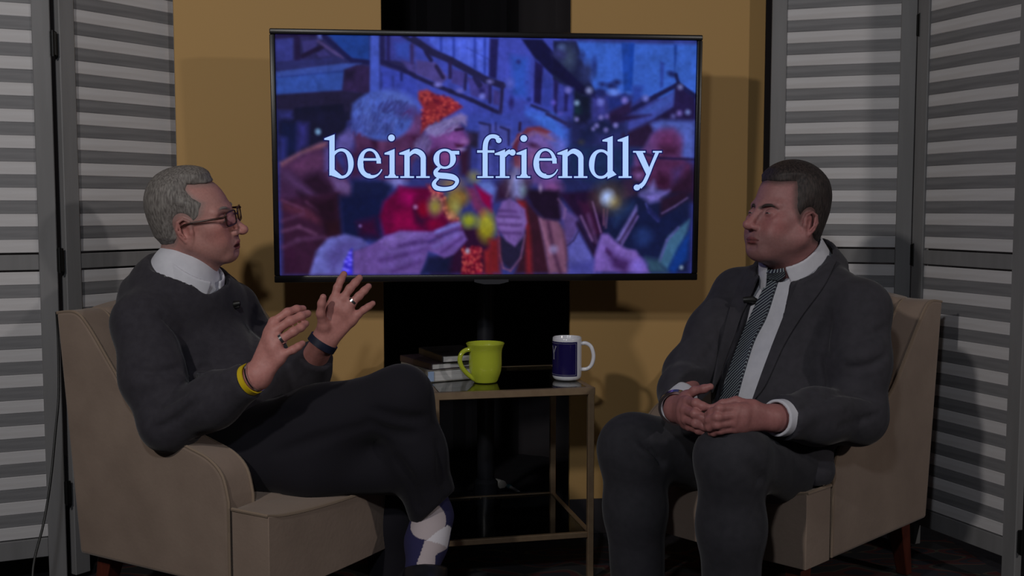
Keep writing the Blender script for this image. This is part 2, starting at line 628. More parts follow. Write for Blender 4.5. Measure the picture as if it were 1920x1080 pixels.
def on_table(px, py):
    """point of the table top plane seen at a pixel"""
    p1 = U(px, py, 2.0) - np.array([0, 0, CAM_H])
    return np.array([0, 0, CAM_H]) + p1 * ((TB_Z + 0.005 - CAM_H) / p1[2])


# lime mug with a flared lip, handle towards the books
pm = on_table(910, 716)
mug = thing('lime_mug', 'glossy lime green mug on the side table, handle towards the books', 'mug', (pm[0], pm[1], TB_Z + 0.005), 0)
prof = [(0.0, 0.0015), (0.022, 0.0), (0.027, 0.002), (0.030, 0.010), (0.0355, 0.028), (0.0375, 0.048), (0.0375, 0.072), (0.0385, 0.088), (0.0425, 0.101), (0.0438, 0.1055),
        (0.0425, 0.1065), (0.0405, 0.1035), (0.0360, 0.090), (0.0345, 0.072), (0.0345, 0.048), (0.032, 0.026), (0.026, 0.010), (0.0, 0.007)]
bm = bmesh.new()
bm_lathe(bm, [(p[0] * 1.19, p[1]) for p in catmull(prof, 3)], 56)
obj_bm('body', bm, M['lime'], mug, angle=60)
hp = catmull([(-0.032, 0, 0.088), (-0.046, 0, 0.091), (-0.060, 0, 0.083), (-0.0655, 0, 0.066), (-0.061, 0, 0.047), (-0.050, 0, 0.030), (-0.036, 0, 0.016), (-0.027, 0, 0.009)], 5)
hm = tube('handle', [(p[0] * 1.16, p[1], p[2]) for p in hp], [0.0064] * len(hp), M['lime'], mug, 10)
hm.rotation_euler = (0, 0, math.radians(28))

# white and navy mug, handle to the right
pn_ = on_table(1063, 711)
mug2 = thing('navy_mug', 'white mug with navy blue print on the side table, handle to the right', 'mug', (pn_[0], pn_[1], TB_Z + 0.005), 0)
prof = [(0.0, 0.002), (0.030, 0.0), (0.0365, 0.003), (0.0395, 0.009), (0.0400, 0.018), (0.0400, 0.112), (0.0392, 0.1165), (0.0375, 0.1175), (0.0362, 0.115),
        (0.0362, 0.020), (0.033, 0.010), (0.0, 0.008)]
bm = bmesh.new()
bm_lathe(bm, prof, 64)
obj_bm('body', bm, M['white_glaze'], mug2, angle=50)
hp = catmull([(0.038, 0, 0.099), (0.052, 0, 0.100), (0.066, 0, 0.090), (0.0725, 0, 0.066), (0.068, 0, 0.042), (0.056, 0, 0.030), (0.038, 0, 0.028)], 6)
hm = tube('handle', hp, 0.0054, M['white_glaze'], mug2, 10)
hm.rotation_euler = (0, 0, math.radians(-4))


def wrap(name, a0, a1, z0, z1, r, mat, parent, n=40):
    bm = bmesh.new()
    prev = None
    for i in range(n + 1):
        a = math.radians(a0 + (a1 - a0) * i / n)
        cur = [bm.verts.new((rr * math.cos(a), rr * math.sin(a), z)) for rr, z in ((r, z0), (r, z1), (r - 0.0006, z1), (r - 0.0006, z0))]
        if prev:
            for k in range(4):
                bm.faces.new((prev[k], prev[(k + 1) % 4], cur[(k + 1) % 4], cur[k]))
        prev = cur
    return obj_bm(name, bm, mat, parent, angle=50)


pr = wrap('navy_print', -330, -50, 0.013, 0.107, 0.0404, M['navy_glaze'], mug2, 64)
# thin pale frame line round the print and the letter at its left
for (a0, a1, z0, z1) in ((-322, -57, 0.0165, 0.0172), (-322, -57, 0.1022, 0.1029), (-57.6, -56.6, 0.0165, 0.1029), (-322, -321, 0.0165, 0.1029)):
    wrap('frame_line', a0, a1, z0, z1, 0.0408, M['pale_print'], pr, 48 if abs(a1 - a0) > 5 else 2)


def wrap_stroke(bm, p, q, w, r):
    """stroke between (angle, z) points on a cylinder"""
    p, q = np.array(p, float), np.array(q, float)
    k = r * math.pi / 180
    d = np.array([(q[0] - p[0]) * k, q[1] - p[1]]); d /= np.linalg.norm(d)
    nrm = np.array([-d[1], d[0]]) * w / 2
    n = 5
    prev = None
    for i in range(n + 1):
        c = p + (q - p) * i / n
        vs = []
        for s in (-1, 1):
            a = math.radians(c[0] + s * nrm[0] / k); z = c[1] + s * nrm[1]
            vs.append(bm.verts.new((r * math.cos(a), r * math.sin(a), z)))
        if prev:
            bm.faces.new((prev[0], prev[1], vs[1], vs[0]))
        prev = vs


bm = bmesh.new()
DZ = 0.011
for p, q, w_ in (((-165, 0.083), (-154, 0.062), 0.0042), ((-141, 0.083), (-154, 0.064), 0.0030), ((-154, 0.066), (-154, 0.048), 0.0040),
                 ((-169, 0.083), (-160, 0.083), 0.0016), ((-146, 0.083), (-137, 0.083), 0.0016), ((-159, 0.048), (-149, 0.048), 0.0016)):
    wrap_stroke(bm, (p[0], p[1] + DZ), (q[0], q[1] + DZ), w_ * 1.25, 0.0408)
obj_bm('letter_print', bm, M['pale_print'], pr, smooth=False)


# stacked books, corner towards the camera
def book(label, z, w, d, h, px, rz, cover, extra=None, cover_t=0.002, lip=0.003):
    """px = the (x, y) of the corner nearest the camera; local +x runs along the spine-side short edge"""
    b = thing('book', label, 'book', (px[0], px[1], z), rz, 'books stacked on the side table')
    box('page_block', (w / 2 + 0.001, d / 2, h / 2), (w - 2 * lip, d - 2 * lip, h - 2 * cover_t - 0.0004), M['paper'], b, 0.0006, 1)
    for zz in (cover_t / 2, h - cover_t / 2):
        box('cover', (w / 2, d / 2, zz), (w, d, cover_t), cover, b, 0.0006, 1)
    box('spine', (cover_t / 2, d / 2, h / 2), (cover_t, d, h - 2 * cover_t), cover, b, 0.0005, 1)
    return b


bk = on_table(803, 722)
rzb = math.radians(27)
TBT = TB_Z + 0.005
bk = bk + np.array([-0.008, 0.004, 0])
b1 = book('thick grey book at the bottom of the stack on the side table', TBT, 0.150, 0.200, 0.0325, (bk[0] + 0.004, bk[1] + 0.034), rzb, M['cover_grey'])
box('spine_strip', (0.009, -0.0006, 0.016), (0.017, 0.0012, 0.027), M['cover_blue'], b1, 0.0003, 1)
book('plum covered book second from the bottom of the stack on the side table', TBT + 0.0325, 0.150, 0.200, 0.018, (bk[0] + 0.014, bk[1] + 0.039), rzb + math.radians(4), M['cover_plum'])
book('black covered book on top of the stack behind the lime mug', TBT + 0.0505, 0.130, 0.195, 0.020, (bk[0] + 0.042, bk[1] + 0.052), rzb + math.radians(-3), M['cover_black'])

# ------------------------------------------------------------------ television on its floor stand
cTL, cTR, cBL, cBR = U(505, 53, 2.838), U(1317, 66, 2.948), U(515, 530, 2.862), U(1307, 525, 2.972)
tc_ = (cTL + cTR + cBL + cBR) / 4
tx = (cTR - cTL) / 2 + (cBR - cBL) / 2
tvw = np.linalg.norm(tx); tx /= tvw
tz = (cTL - cBL) / 2 + (cTR - cBR) / 2
tz -= tx * tz.dot(tx); tvh = np.linalg.norm(tz); tz /= tvh
ty = np.cross(tz, tx)
TVM = Matrix(np.array([tx, ty, tz]).T.tolist()).to_4x4()
TVM.translation = Vector(tc_)
tv = bpy.data.objects.new('television', None)
C.objects.link(tv)
tv.matrix_world = TVM
tag(tv, 'flat screen television showing people with sparklers and the words being friendly', 'television')


def to_tv(px, py, off=0.0):
    o = np.array([0, 0, CAM_H]); d = U(px, py, 2.0) - o
    t = (tc_ + ty * off - o).dot(ty) / d.dot(ty)
    p = o + d * t - tc_
    return np.array([p.dot(tx), p.dot(tz)])


s0 = to_tv(520, 70); s1 = to_tv(1303, 514)
sx0, sx1 = (to_tv(520, 290)[0], to_tv(1302.5, 290)[0])
sz1, sz0 = (to_tv(910, 70)[1], to_tv(910, 514.5)[1])
bw = 0.016
bm = bmesh.new()
hw_, hh_ = tvw / 2, tvh / 2
for (x0, x1, z0, z1) in ((-hw_, hw_, sz1, hh_), (-hw_, hw_, -hh_, sz0), (-hw_, sx0, sz0, sz1), (sx1, hw_, sz0, sz1)):
    bm_box(bm, ((x0 + x1) / 2, 0.004, (z0 + z1) / 2), (x1 - x0, 0.020, z1 - z0), None, 0.003, 2)
obj_bm('bezel', bm, M['tv_black'], tv)
bm = bmesh.new()
bm_box(bm, (0, 0.027, 0), (tvw - 0.004, 0.030, tvh - 0.004), None, 0.006, 2)
bm_box(bm, (0, 0.052, -0.06), (tvw * 0.62, 0.030, tvh * 0.6), None, 0.010, 2)
obj_bm('back_case', bm, M['tv_black'], tv)
q0 = to_tv(889, 519)[0]; q1 = to_tv(953, 519)[0]
bm = bmesh.new()
zq = -hh_
a = [(q0, zq + 0.006), (q1, zq + 0.006), (q1, zq - 0.001), (q0 + (q1 - q0) * 0.72, zq - 0.007), (q0 + (q1 - q0) * 0.28, zq - 0.007), (q0, zq - 0.001)]
bm_prism(bm, a, -0.010, 0.008)
obj_bm('sensor_tab', bm, material('grey_plastic', (0.035, 0.035, 0.042), 0.35), tv, smooth=False)

SY = 3.27
st = thing('television_stand', 'black floor stand with a round pole holding the television', 'television stand', (-0.0815, SY, 0))
tube('pole', [(0, 0, 0.05), (0, 0, 1.24)], 0.027, M['stand_black'], st, 28)
bm = bmesh.new()
bm_lathe(bm, [(0.0, 0.16), (0.0285, 0.16), (0.037, 0.150), (0.039, 0.10), (0.039, 0.05), (0.0, 0.05)], 32)
obj_bm('collar', bm, M['stand_black'], st)
box('base_plate', (0.01, 0.10, 0.036), (0.44, 0.30, 0.03), M['stand_black'], st, 0.004, 2)
for x, y in ((-0.18, -0.02), (0.2, -0.02), (-0.18, 0.22), (0.2, 0.22)):
    bm = bmesh.new(); bm_lathe(bm, [(0, 0.022), (0.018, 0.022), (0.018, 0.0), (0, 0.0)], 16)
    o = obj_bm('foot', bm, M['stand_black'], st); o.location = (x, y, 0)
bpt = tc_ + ty * 0.082
arm_y = bpt[1] + 0.016 - SY
box('bracket', (0, arm_y / 2, 1.16), (0.09, -arm_y + 0.02, 0.07), M['stand_black'], st, 0.004, 2)
box('mount_plate', (0.0 + 0.02, arm_y, 1.16), (0.30, 0.016, 0.24), M['stand_black'], st, 0.003, 2, Matrix.Rotation(math.atan2(tx[1], tx[0]), 3, 'Z'))

# loose white lead with blue tape on the floor behind the table


def on_floor(px, py, z=0.0):
    d = U(px, py, 2.0) - np.array([0, 0, CAM_H])
    return np.array([0, 0, CAM_H]) + d * ((z - CAM_H) / d[2])


ld = thing('white_lead', 'short white lead with a blue tape band on the floor behind the side table', 'cable', tuple(on_floor(955, 916)))
pts = [on_floor(*q, 0.007) - np.array(ld.location) for q in ((940, 908), (950, 910), (960, 915), (971, 922), (983, 931))]
tube('wire', catmull(pts, 4), 0.006, M['cable_white'], ld, 8)
pp = [on_floor(*q, 0.012) - np.array(ld.location) for q in ((930, 900), (936, 906), (942, 909))]
tube('plug', pp, [0.006, 0.014, 0.016], M['cable_white'], ld, 10)
pp = [on_floor(*q, 0.007) - np.array(ld.location) for q in ((953, 911.5), (957, 913.5))]
tube('tape_band', pp, 0.0085, M['blue_tag'], ld, 10)

# black cable hanging from the hinge side of the left screen
ck = [U(106, 585, 2.70), U(109, 640, 2.70), U(110, 740, 2.67), U(104, 810, 2.63), U(95, 900, 2.58), U(82, 980, 2.54), U(62, 1065, 2.48)]
e = np.array([-1.12, 2.42, 0.006])
ck += [e + np.array([0.0, 0.0, 0.03]), e + np.array([-0.03, -0.05, 0])]
tag(tube('cable', catmull(ck, 6), 0.0032, M['cable_black'], None, 8), 'thin black cable hanging in front of the left slatted screen', 'cable')

# ------------------------------------------------------------------ the picture on the television
GW, GH = 500, 284
PXX, PYY = np.meshgrid(519.5 + (np.arange(GW) + 0.5) / GW * 783.5, 70 + (np.arange(GH) + 0.5) / GH * 444.5)
IMG = np.zeros((GH, GW, 3), np.float32)


def _blend(a, col):
    global IMG
    IMG = IMG * (1 - a[..., None]) + np.array(col, np.float32) * a[..., None]


def ell(cx, cy, rx, ry, col, rot=0, soft=3, a=1.0):
    t = math.radians(rot)
    dx, dy = PXX - cx, PYY - cy
    u = (dx * math.cos(t) + dy * math.sin(t)) / rx
    v = (-dx * math.sin(t) + dy * math.cos(t)) / ry
    d = (np.sqrt(u * u + v * v) - 1) * min(rx, ry)
    _blend(np.clip(0.5 - d / (2 * soft), 0, 1) * a, col)


def pol(pts, col, soft=2, a=1.0):
    p = np.array(pts, float)
    d = np.full(PXX.shape, 1e9)
    s = np.ones(PXX.shape)
    n = len(p)
    for i in range(n):
        A, B = p[i], p[i - 1]
        e0, e1 = B - A
        w0, w1 = PXX - A[0], PYY - A[1]
        t = np.clip((w0 * e0 + w1 * e1) / (e0 * e0 + e1 * e1 + 1e-9), 0, 1)
        d = np.minimum(d, (w0 - e0 * t) ** 2 + (w1 - e1 * t) ** 2)
        c1, c2, c3 = PYY >= A[1], PYY < B[1], e0 * w1 > e1 * w0
        flip = (c1 & c2 & c3) | (~c1 & ~c2 & ~c3)
        s = np.where(flip, -s, s)
    d = s * np.sqrt(d)
    _blend(np.clip(0.5 - d / (2 * soft), 0, 1) * a, col)


def lin(x0, y0, x1, y1, w, col, soft=1.5, a=1.0):
    e0, e1 = x1 - x0, y1 - y0
    t = np.clip(((PXX - x0) * e0 + (PYY - y0) * e1) / (e0 * e0 + e1 * e1), 0, 1)
    d = np.sqrt((PXX - x0 - e0 * t) ** 2 + (PYY - y0 - e1 * t) ** 2) - w / 2
    _blend(np.clip(0.5 - d / (2 * soft), 0, 1) * a, col)


# the picture is laid down in eight neighbouring patches, each with its own small ruler (x0, y0, units per pixel)
_T = (515, 60, 5.118)


def use(x0, y0, k):
    global _T
    _T = (x0, y0, k)


def _p(q):
    return [(_T[0] + q[i] / _T[2], _T[1] + q[i + 1] / _T[2]) for i in range(0, len(q), 2)]


def P(col, *q, s=2.2, a=1.0):
    pol(_p(q), col, s, a)


def E(col, cx, cy, rx, ry=None, rot=0, s=3, a=1.0):
    (x, y), = _p((cx, cy))
    ell(x, y, rx / _T[2], (ry or rx) / _T[2], col, rot, s, a)


def Lw(col, w, *q, s=1.6, a=1.0):
    r = _p(q)
    for i in range(len(r) - 1):
        lin(*r[i], *r[i + 1], w / _T[2], col, s, a)


def hairs(col_a, col_b, n, cx, cy, rx, ry, dx, dy, w, seed, a=0.6):
    g = np.random.default_rng(seed)
    for i in range(n):
        t, r = g.random() * 6.283, g.random() ** 0.5
        x, y = cx + rx * r * math.cos(t), cy + ry * r * math.sin(t)
        m = g.random()
        Lw([ca + (cb - ca) * m for ca, cb in zip(col_a, col_b)], w, x, y, x + dx * (0.5 + g.random()) + g.normal() * 6, y + dy * (0.5 + g.random()), s=1.3, a=a)


_blend(np.ones(PXX.shape), (44, 48, 112))
# -- upper left: timbered house, awning, pole, gable wall
use(515, 60, 5.118)
P((36, 34, 78), 0, 30, 1433, 30, 1433, 840, 0, 840)
P((48, 52, 122), 25, 100, 185, 80, 180, 290, 25, 310); P((54, 50, 112), 270, 110, 420, 90, 400, 160, 280, 240); P((52, 48, 108), 400, 220, 470, 180, 520, 240, 420, 260)
Lw((30, 22, 60), 40, 20, 70, 400, 40); Lw((28, 20, 56), 52, 225, 40, 225, 290); Lw((26, 18, 50), 42, 270, 250, 470, 150); Lw((66, 56, 106), 30, 420, 110, 640, 260); E((80, 92, 170), 440, 62, 26)
P((28, 58, 134), 500, 36, 900, 36, 900, 290, 700, 280, 600, 160, s=5); Lw((22, 22, 66), 44, 470, 60, 720, 280, 900, 300); P((38, 40, 92), 25, 310, 600, 250, 700, 290, 300, 350, 25, 385)
P((52, 72, 148), 25, 395, 640, 310, 820, 310, 640, 380, 25, 450); P((46, 72, 150), 25, 450, 660, 370, 630, 560, 25, 610); Lw((38, 56, 130), 14, 25, 450, 650, 385)
P((40, 28, 66), 660, 370, 770, 325, 900, 340, 900, 590, 640, 570); P((24, 18, 44), 660, 380, 760, 370, 740, 460, 660, 470, s=5, a=.8)
P((28, 24, 52), 25, 615, 640, 570, 900, 600, 740, 700, 700, 840, 25, 840); P((15, 16, 40), 190, 730, 640, 690, 660, 840, 170, 840); P((40, 44, 106), 30, 760, 160, 770, 160, 840, 30, 840, s=5)
P((52, 64, 158), 990, 320, 1433, 470, 1433, 720, 990, 640); P((52, 56, 136), 1040, 36, 1433, 36, 1433, 220, 1280, 300, 1040, 270)
P((50, 70, 162), 1130, 120, 1280, 90, 1270, 270, 1150, 240, s=6); P((60, 66, 150), 1310, 170, 1433, 200, 1433, 310, 1310, 300, s=5); P((62, 56, 120), 1180, 270, 1433, 340, 1433, 440, 1260, 370)
Lw((30, 28, 76), 40, 1010, 40, 1010, 300); Lw((34, 30, 84), 36, 1070, 60, 1070, 280); Lw((26, 24, 66), 34, 1010, 290, 1180, 350, 1433, 480); Lw((28, 28, 64), 34, 1200, 40, 1433, 170); Lw((48, 40, 92), 34, 1290, 130, 1290, 300)
Lw((30, 34, 96), 26, 1190, 390, 1190, 460); Lw((42, 50, 124), 24, 1110, 430, 1110, 550); Lw((42, 50, 124), 24, 1000, 400, 1000, 540)
P((62, 80, 174), 905, 36, 985, 36, 985, 600, 890, 600, s=2)
# -- upper middle: window band, beams, wall
use(775, 60, 5.118)
P((56, 66, 158), 0, 40, 1433, 40, 1433, 840, 0, 840); P((60, 70, 168), 780, 60, 1080, 60, 1120, 640, 840, 660, 780, 420, s=4)
P((44, 76, 172), 900, 220, 1060, 240, 1060, 620, 920, 600, s=8)
P((72, 92, 204), 130, 60, 690, 60, 680, 410, 240, 190, 130, 110); 
for x in (235, 355, 555, 650):
    Lw((46, 62, 158), 26, x, 60, x, 160 + (x - 200) * .5)
Lw((48, 62, 150), 12, 480, 150, 700, 260)
for x in (410, 500, 600):
    Lw((84, 104, 216), 18, x, 80, x, 150 + (x - 200) * .5, a=.6)
P((70, 62, 128), 0, 270, 180, 290, 300, 430, 230, 500, 0, 400); P((62, 56, 128), 340, 350, 470, 380, 440, 520, 330, 480); P((58, 54, 126), 480, 420, 700, 500, 690, 640, 520, 600)
Lw((30, 28, 66), 64, -20, 80, 160, 200, 330, 270, 660, 450, 820, 500); Lw((28, 26, 66), 40, -20, 420, 160, 500, 320, 560, 520, 640, 780, 760); Lw((34, 30, 72), 34, 820, 490, 800, 770); Lw((30, 26, 66), 38, 90, 190, 140, 270)
Lw((34, 28, 66), 38, 190, 330, 250, 430); Lw((38, 30, 74), 34, 320, 290, 320, 430); Lw((34, 30, 76), 30, 470, 400, 460, 540); Lw((30, 28, 70), 56, 560, 430, 600, 500); Lw((36, 32, 84), 34, 700, 500, 700, 660); P((58, 52, 120), 730, 540, 790, 560, 790, 690, 730, 680)
P((28, 26, 78), 700, 60, 780, 60, 760, 440, 690, 420); E((34, 30, 90), 620, 555, 26); E((110, 110, 190), 700, 465, 28, 18); E((104, 110, 200), 625, 605, 28); E((112, 112, 196), 205, 500, 34, 22); E((90, 92, 178), 410, 555, 34, 22); E((80, 90, 180), 890, 480, 34, 40, s=6)
E((38, 34, 100), 905, 660, 24, 56); E((36, 40, 110), 970, 275, 20); E((30, 40, 110), 1075, 630, 20); E((50, 66, 160), 1050, 470, 16)
P((16, 16, 54), 1000, 60, 1200, 60, 1433, 320, 1433, 470, 1300, 400, 1130, 240); P((26, 22, 72), 1130, 260, 1210, 310, 1190, 680, 1120, 660); P((28, 24, 76), 1310, 420, 1370, 450, 1360, 760, 1310, 700); P((34, 34, 92), 1400, 540, 1433, 560, 1433, 800, 1400, 800); P((48, 60, 148), 1210, 420, 1300, 460, 1290, 740, 1200, 700, s=4)
Lw((26, 26, 66), 30, 1100, 690, 1250, 750, 1420, 810); P((60, 90, 198), 1040, 690, 1180, 740, 1320, 830, 1040, 830, s=5)
# -- upper right: tree, sky, stall roofs
use(1030, 60, 5.118)
P((54, 92, 188), 230, 75, 1410, 90, 1410, 640, 400, 540, 260, 200, s=4); P((50, 86, 172), 900, 200, 1200, 100, 1410, 90, 1400, 420, 1000, 500, s=14, a=.6); P((28, 62, 150), 660, 80, 785, 85, 770, 540, 690, 540); P((20, 58, 152), 740, 80, 785, 85, 770, 500, 745, 500, a=.7)
P((24, 28, 62), 0, 70, 220, 75, 270, 220, 330, 420, 420, 560, 220, 600, 0, 430); E((52, 64, 92), 150, 230, 60, 100, s=9); E((40, 48, 96), 330, 360, 60, 90, s=8); E((36, 50, 110), 280, 210, 30, 40, s=4); E((30, 44, 108), 400, 300, 22, 70, s=4); E((74, 92, 140), 80, 135, 34, s=5); E((52, 54, 112), 60, 200, 50, 40, s=8)
P((16, 15, 50), -5, 220, 150, 360, 300, 500, 420, 560, 420, 620, 250, 560, 100, 460, -5, 380); P((16, 22, 46), 200, 560, 380, 600, 380, 830, 200, 830, s=4); E((20, 46, 56), 240, 760, 30, 60, s=6)
P((50, 56, 140), -5, 460, 200, 520, 200, 830, -5, 830, s=4); P((30, 26, 76), 10, 440, 50, 450, 40, 830, 10, 830); P((30, 28, 82), 110, 560, 150, 580, 140, 740, 110, 740)
for x, y, r in ((480, 480, 30), (560, 490, 40), (620, 460, 36), (460, 560, 60), (590, 510, 30)):
    E((26, 32, 84), x, y, r, r * .7, s=4)
E((88, 118, 206), 590, 555, 56, 36, s=4); P((32, 44, 116), 510, 600, 660, 600, 700, 560, 760, 640, 560, 740, s=4); P((40, 62, 150), 770, 490, 880, 490, 860, 600, 780, 660, s=5)
P((42, 64, 148), 1040, 250, 1085, 270, 1075, 500, 1045, 510, s=2); P((26, 52, 128), 1175, 90, 1205, 90, 1200, 240, 1185, 340, s=2); E((26, 36, 92), 1160, 372, 46, 26, 20, s=3); Lw((22, 28, 76), 34, 1200, 380, 1230, 470)
P((58, 70, 150), 750, 790, 1180, 540, 1200, 680, 960, 830, 740, 830, s=3); P((30, 22, 62), 1190, 470, 1260, 470, 1400, 590, 1400, 830, 960, 830, 1180, 690, s=3); P((52, 76, 152), 860, 740, 1170, 570, 1170, 640, 900, 780, s=6, a=.6)
Lw((24, 24, 66), 44, 700, 760, 1000, 590, 1225, 470, 1420, 600); P((36, 24, 62), 560, 740, 760, 640, 760, 740, 620, 830, 540, 830, s=4); P((62, 62, 150), 380, 600, 520, 620, 500, 830, 370, 830, s=8, a=.6)
for x, y, r, c in ((1245, 497, 24, (120, 128, 190)), (1325, 740, 22, (120, 140, 210)), (1240, 750, 26, (108, 96, 170)), (1180, 780, 20, (90, 92, 160)), (700, 630, 30, (128, 118, 206)), (465, 650, 34, (110, 118, 210)), (350, 540, 32, (130, 138, 190)), (148, 538, 28, (116, 116, 200)), (233, 660, 22, (140, 170, 210)), (232, 808, 20, (130, 150, 180)), (530, 790, 22, (110, 96, 180)), (905, 610, 30, (100, 110, 190)), (75, 780, 26, (104, 92, 200)), (5, 660, 20, (100, 90, 210))):
    E(c, x, y, r, s=4, a=.9)
# -- lower band of the market behind the people
use(1030, 210, 5.118)
P((30, 34, 80), 0, 60, 720, 60, 700, 840, 0, 840, s=8); P((52, 76, 176), 0, 90, 160, 140, 160, 300, 0, 260, s=8); P((62, 66, 146), 30, 250, 200, 360, 130, 480, 0, 360, s=8); Lw((34, 34, 84), 30, 0, 60, 170, 120); P((18, 20, 48), 210, 0, 360, 0, 330, 90, 230, 90, s=5); P((22, 28, 66), 270, 160, 500, 60, 700, 150, 640, 300, 270, 260, s=6)
P((46, 50, 112), 420, 190, 720, 150, 640, 320, 420, 300, s=9, a=.8); P((58, 66, 146), 740, 60, 1000, -10, 900, 90, 740, 190, s=4); P((30, 20, 56), 560, 10, 960, 0, 740, 60, 570, 90, s=4); P((36, 22, 52), 680, 190, 960, 70, 1000, 130, 900, 330, 700, 320, s=5)
P((24, 40, 80), 130, 310, 900, 330, 700, 640, 560, 700, 200, 600, s=8); E((60, 60, 50), 280, 270, 24, 20, s=5, a=.7); Lw((38, 44, 100), 26, 720, 70, 720, 190)
for x, y, r in ((395, 140, 18), (430, 110, 22), (520, 150, 22), (615, 105, 24), (235, 50, 20), (470, 30, 22)):
    E((122, 118, 192), x, y, r, s=3, a=.9)
use(775, 210, 5.118)
P((52, 64, 150), 480, 20, 1433, 0, 1433, 300, 1000, 300, 600, 700, 480, 600, s=5); P((34, 28, 56), 480, 170, 600, 180, 590, 330, 520, 600, 470, 600, s=5); P((48, 54, 128), 510, 320, 590, 340, 570, 640, 500, 640, s=5)
P((66, 72, 150), 600, 90, 900, 130, 880, 620, 590, 640, s=4); Lw((34, 34, 80), 22, 600, 90, 700, 110, 700, 300); Lw((34, 32, 78), 22, 800, 130, 880, 160, 880, 300); Lw((36, 38, 96), 18, 755, 90, 755, 160); P((52, 58, 132), 720, 180, 790, 190, 780, 560, 720, 560, s=4); Lw((36, 24, 56), 26, 990, 90, 985, 160)
P((60, 100, 200), 1050, 0, 1300, 0, 1433, 160, 1433, 300, 1200, 120, s=8); Lw((38, 36, 84), 34, 1250, 0, 1433, 90)
# -- man at the left
use(515, 210, 5.118)
P((18, 18, 44), 30, 0, 700, 0, 640, 260, 460, 280, 60, 470, 30, 470, s=4); P((42, 44, 106), 40, 0, 160, 0, 170, 60, 40, 80, s=6); P((14, 20, 54), 50, 90, 230, 100, 200, 380, 60, 430, s=6); P((44, 42, 110), 215, 100, 310, 110, 300, 310, 210, 380, s=7); P((44, 46, 118), 40, 230, 110, 250, 100, 460, 40, 470, s=6, a=.8); E((110, 150, 190), 402, 186, 26, 28, s=3)
P((58, 32, 66), 45, 500, 400, 320, 500, 300, 640, 560, 720, 780, 720, 840, 30, 840, s=4); P((112, 72, 90), 45, 480, 240, 370, 420, 290, 490, 280, 470, 330, 250, 400, 60, 520, s=4); P((78, 44, 80), 100, 510, 380, 370, 470, 420, 420, 540, 240, 600, s=8); P((32, 14, 34), 230, 640, 400, 580, 520, 700, 560, 840, 200, 840, s=8); P((70, 44, 84), 45, 540, 120, 560, 400, 800, 340, 820, 60, 640, s=6)
P((86, 78, 148), 590, 230, 700, 150, 760, 220, 700, 380, 560, 380, s=6); P((78, 66, 130), 460, 340, 540, 330, 560, 560, 460, 560, s=5); P((92, 70, 120), 500, 600, 640, 640, 720, 700, 690, 800, 560, 740, s=6)
P((72, 40, 78), 740, 190, 1380, 0, 1400, 250, 1370, 360, 1290, 470, 1250, 640, 1000, 650, 760, 520, s=5); E((100, 62, 120), 1260, 110, 110, 110, s=12); E((62, 26, 62), 1300, 240, 60, 34, s=6); E((44, 18, 46), 950, 260, 56, 78, 8, s=4); E((92, 54, 96), 1000, 290, 34, 40, s=5); E((86, 46, 86), 1180, 420, 80, 60, s=10); P((54, 26, 62), 640, 380, 900, 330, 960, 560, 700, 640, s=9)
use(515, 60, 5.118)
E((64, 84, 166), 1010, 800, 290, 235, s=4); P((70, 92, 180), 740, 700, 900, 600, 1060, 580, 1200, 620, 1000, 680, 800, 840, s=8); E((74, 92, 170), 1180, 660, 170, 80, 20, s=8); E((66, 46, 106), 1240, 760, 80, 50, s=8)
hairs((40, 44, 104), (88, 112, 196), 170, 1000, 770, 250, 190, -20, 50, 12, 5, .55); hairs((36, 36, 88), (60, 68, 140), 60, 1130, 700, 150, 60, -30, 40, 14, 6, .6)
use(515, 210, 5.118)
hairs((40, 46, 108), (80, 96, 176), 120, 930, 90, 200, 90, -20, 60, 12, 7, .6); E((116, 116, 188), 1140, 660, 80, 44, s=6); P((16, 22, 58), 720, 640, 1000, 650, 1090, 700, 1040, 840, 700, 840, s=6)
# -- woman in the orange knitted hat
use(775, 210, 5.118)
P((88, 50, 110), 120, 150, 400, 90, 470, 200, 495, 290, 440, 340, 440, 400, 300, 560, 60, 560, 60, 260, s=5); E((120, 70, 140), 330, 240, 120, 60, s=10); P((48, 22, 52), 60, 400, 200, 340, 180, 600, 40, 620, s=6); P((44, 20, 46), 400, 380, 500, 330, 490, 600, 420, 590, s=6)
P((116, 104, 160), 80, 150, 300, 50, 420, 0, 480, 30, 470, 120, 420, 90, 330, 110, 260, 190, 180, 230, 90, 200, s=4); P((90, 78, 132), -20, 290, 90, 190, 140, 270, 90, 380, -20, 420, s=6); hairs((80, 70, 124), (150, 142, 196), 90, 270, 110, 180, 70, -50, 36, 9, 8, .55); hairs((60, 46, 90), (120, 106, 156), 40, 60, 290, 80, 90, -10, 50, 10, 9, .5)
Lw((40, 20, 56), 26, 370, 160, 440, 150); E((130, 88, 150), 455, 270, 36, 30, s=5); P((52, 18, 46), 360, 290, 450, 300, 430, 330, 380, 330, s=3); E((140, 130, 180), 420, 345, 30, 12, s=3); E((116, 62, 120), 290, 420, 70, 80, s=10)
use(775, 60, 5.118)
P((122, 34, 46), 30, 560, 120, 560, 200, 600, 320, 620, 440, 710, 330, 780, 120, 880, 40, 960, 60, 720, 20, 640, s=3); P((148, 56, 60), 20, 580, 100, 550, 150, 600, 90, 660, 30, 640, s=4)
g_ = np.random.default_rng(12)
for i in range(150):
    x, y = 50 + g_.random() * 370, 590 + g_.random() * 280
    if y < 1010 - x * .75 and y > 560 + max(0, x - 180) * .5:
        E((176, 70, 66) if i % 2 else (86, 16, 40), x, y, 13, 10, s=1.6, a=.7)
